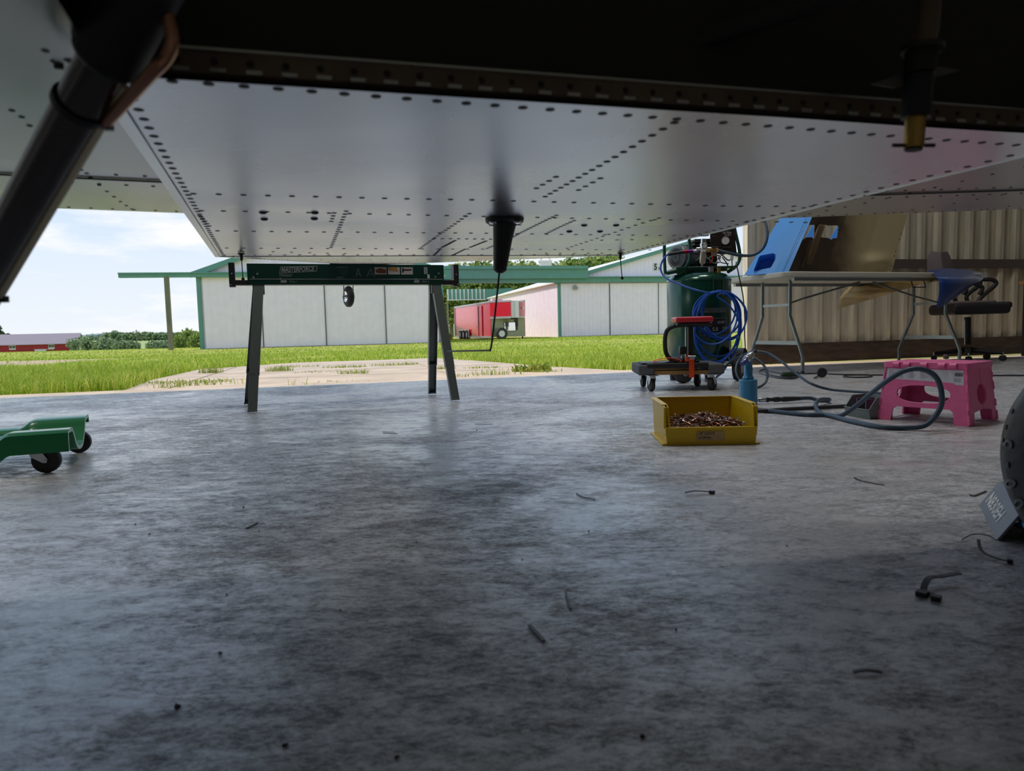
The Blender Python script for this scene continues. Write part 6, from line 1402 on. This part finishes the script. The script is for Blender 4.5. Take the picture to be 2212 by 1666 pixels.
# ------------------------------------------------------------------ cords on the floor
b = MB(); cp_ = [G(1665, 812), G(1690, 816), G(1720, 817), G(1722, 812), G(1700, 810), G(1672, 805), G(1650, 800), G(1640, 806), G(1670, 816), G(1705, 820), G(1724, 816), G(1716, 808), G(1740, 809), G(1775, 808), G(1800, 810), G(1840, 811), G(1880, 812), G(1878, 816), G(1846, 817), G(1822, 815), G(1835, 812), G(1870, 812), G(1920, 812), G(2000, 812.5), G(2090, 813), G(2200, 813), G(2300, 813)]
cp_ = [Vector((p.x, p.y, .0055)) for p in cp_]; b.tube(smooth_path(cp_, 6), .0048, BLACKP, 8); ec = recenter(b.build('extension_cord')); tag(ec, 'long black extension cord lying on the floor past the table leg', 'cord')
b = MB(); q = G(1706, 815); b.box((q.x, q.y, .022), (.13, .05, .036), mat('cord_green', srgb(44, 70, 44), .5), rz=.15); tag(recenter(b.build('cord_connector', bevel=.012)), 'dark green connector block among the floor cords', 'connector')
b = MB(); q = G(1778, 816); b.lathe([(.012, -.014), (.030, -.012), (.035, -.004), (.035, .004), (.030, .012), (.012, .014)], (q.x, q.y+.02, .035), (-.2, -1, 0), BLACKP, 26)
for a_ in (.5, 2.1, 3.7, 5.2): b.lathe([(.006, 0), (.004, .002)], (q.x+.02*math.cos(a_), q.y+.005, .035+.02*math.sin(a_)), (-.2, -1, 0), DIRT, 10)
bb_ = b.build('cord_reel'); tag(recenter(bb_), 'small round black plug disc standing on the cord', 'plug')
b = MB(); b.tube(smooth_path([G(1766, 812, .005), G(1760, 815, .005), G(1758, 817, .005), G(1763, 817, .005), G(1768, 812, .008)], 4), .0025, BLACKP, 6); tag(recenter(b.build('cord_loop')), 'tiny cord loop beside the round plug', 'cord')

# ------------------------------------------------------------------ scraps and cut cable ties
def strip(name, pts, w, h, m, lab, cat, grp=None, z=.0015, raise_=None):
    b = MB(); P = [G(x, y) for x, y in pts]; P = smooth_path([Vector((p.x, p.y, z+(raise_[i] if raise_ else 0))) for i, p in enumerate(P)], 5)
    for a, c in zip(P, P[1:]): b.bar(a, c+(c-a)*.04, w, h, m)
    o = recenter(b.build(name, smooth=0)); tag(o, lab, cat, grp); return o
def tie_head(o_unused, px, y, m=DIRT):
    return None
def tie(pts, w, lab, head=None, ra=None):
    b = MB(); P = [G(x, y) for x, y in pts]; P = smooth_path([Vector((p.x, p.y, .002+(ra[i] if ra else 0))) for i, p in enumerate(P)], 6)
    for a, c in zip(P, P[1:]): b.bar(a, c+(c-a)*.04, w, .0016, BLACKP)
    if head is not None:
        q = P[head]; b.box((q.x, q.y, max(q.z, .004)), (w*1.7, w*1.6, .0065), BLACKP, rz=random.random())
    tag(recenter(b.build('cable_tie', smooth=0)), lab, 'cable tie', 'cut cable ties on the floor')
tie([(1480, 1070), (1500, 1068), (1520, 1067), (1538, 1067)], .006, 'straight cut cable tie in front of the yellow bin', -1, [.004, .006, .004, .002])
tie([(1992, 1288), (2005, 1270), (2035, 1262), (2072, 1258)], .0085, 'thick bent black cable tie at the lower right', 0, [.002, .012, .010, .012])
tie([(2022, 1298), (2012, 1286), (1995, 1284)], .007, 'short curled black piece under the thick cable tie', 0)
tie([(2113, 1186), (2120, 1200), (2150, 1212), (2182, 1218)], .005, 'curved cable tie in front of the wheel chock', -1, [.014, .006, .003, .002])
tie([(2095, 1070), (2104, 1073), (2130, 1063)], .0035, 'thin bent tie scrap left of the wheel chock', None)
tie([(1494, 843), (1508, 838), (1530, 839)], .0045, 'thin cable tie on the floor between the dolly wheels', 1, [.001, .006, .001])
tie([(1843, 1457), (1870, 1457), (1903, 1457)], .005, 'dark straight tie scrap at the lower right floor', None, [.001, .003, .001])
tie([(532, 1143), (545, 1137), (556, 1131)], .004, 'short dark tie stub on the left floor', None)
tie([(1245, 1067), (1258, 1075), (1286, 1081)], .0022, 'thin dark twig like tie left of the straight tie', None)
tie([(1845, 1033), (1862, 1041), (1910, 1050)], .0025, 'long thin dark sliver between the bin and the wheel', None)
tie([(1222, 1281), (1226, 1296), (1233, 1318)], .0030, 'thin dark sliver in the middle of the foreground', None)
tie([(1143, 1353), (1157, 1368), (1175, 1388)], .0050, 'dark pointed sliver nearest the camera', None)
tie([(2078, 1170), (2100, 1162), (2130, 1163), (2152, 1171)], .0014, 'hair thin dark wire curling beside the chock', None, [.001, .004, .004, .001])
b = MB(); q = [G(1026, 917), G(1064, 917), G(1065, 915), G(1028, 915)]; b.prism([v+Z*.0006 for v in q], Z*.0008, PAPER); tag(recenter(b.build('paper_scrap', smooth=0)), 'thin white paper sliver right of the sawhorse', 'paper scrap', 'paper scraps')
b = MB(); q = [G(828, 936), G(860, 938), G(850, 933), G(826, 932)]; b.prism([v+Z*.0006 for v in q], Z*.0008, PAPER); tag(recenter(b.build('paper_scrap', smooth=0)), 'white four cornered paper scrap below the sawhorse', 'paper scrap', 'paper scraps')
random.seed(77); crumbs = [(526, 1097, .004), (490, 1285, .003), (476, 1413, .004), (382, 1530, .006), (615, 1612, .005), (1030, 930, .006), (1272, 1148, .003), (1388, 1592, .005), (900, 1172, .003), (292, 1134, .003), (323, 1155, .003), (884, 1038, .003), (1460, 1362, .003), (560, 1150, .002), (735, 1320, .003), (1700, 1180, .003), (1128, 1210, .003), (858, 1638, .004)]
first = None
for i, (px, y, r) in enumerate(crumbs):
    r *= .62
    q = G(px, y); b = MB(); n_ = 6; vs = []
    for k in range(8): vs.append(((1 if k & 1 else -1)*r*random.uniform(.3, 1), (1 if k & 2 else -1)*r*random.uniform(.3, 1), (0 if k < 4 else r*random.uniform(.4, .9))))
    b.add(vs, [(0, 2, 3, 1), (4, 5, 7, 6), (0, 1, 5, 4), (2, 6, 7, 3), (0, 4, 6, 2), (1, 3, 7, 5)], DIRT); o = b.build('debris_crumb', smooth=0); o.location = q+Z*.0005; tag(o, 'tiny dark crumb of debris on the concrete floor', 'debris', 'debris crumbs')
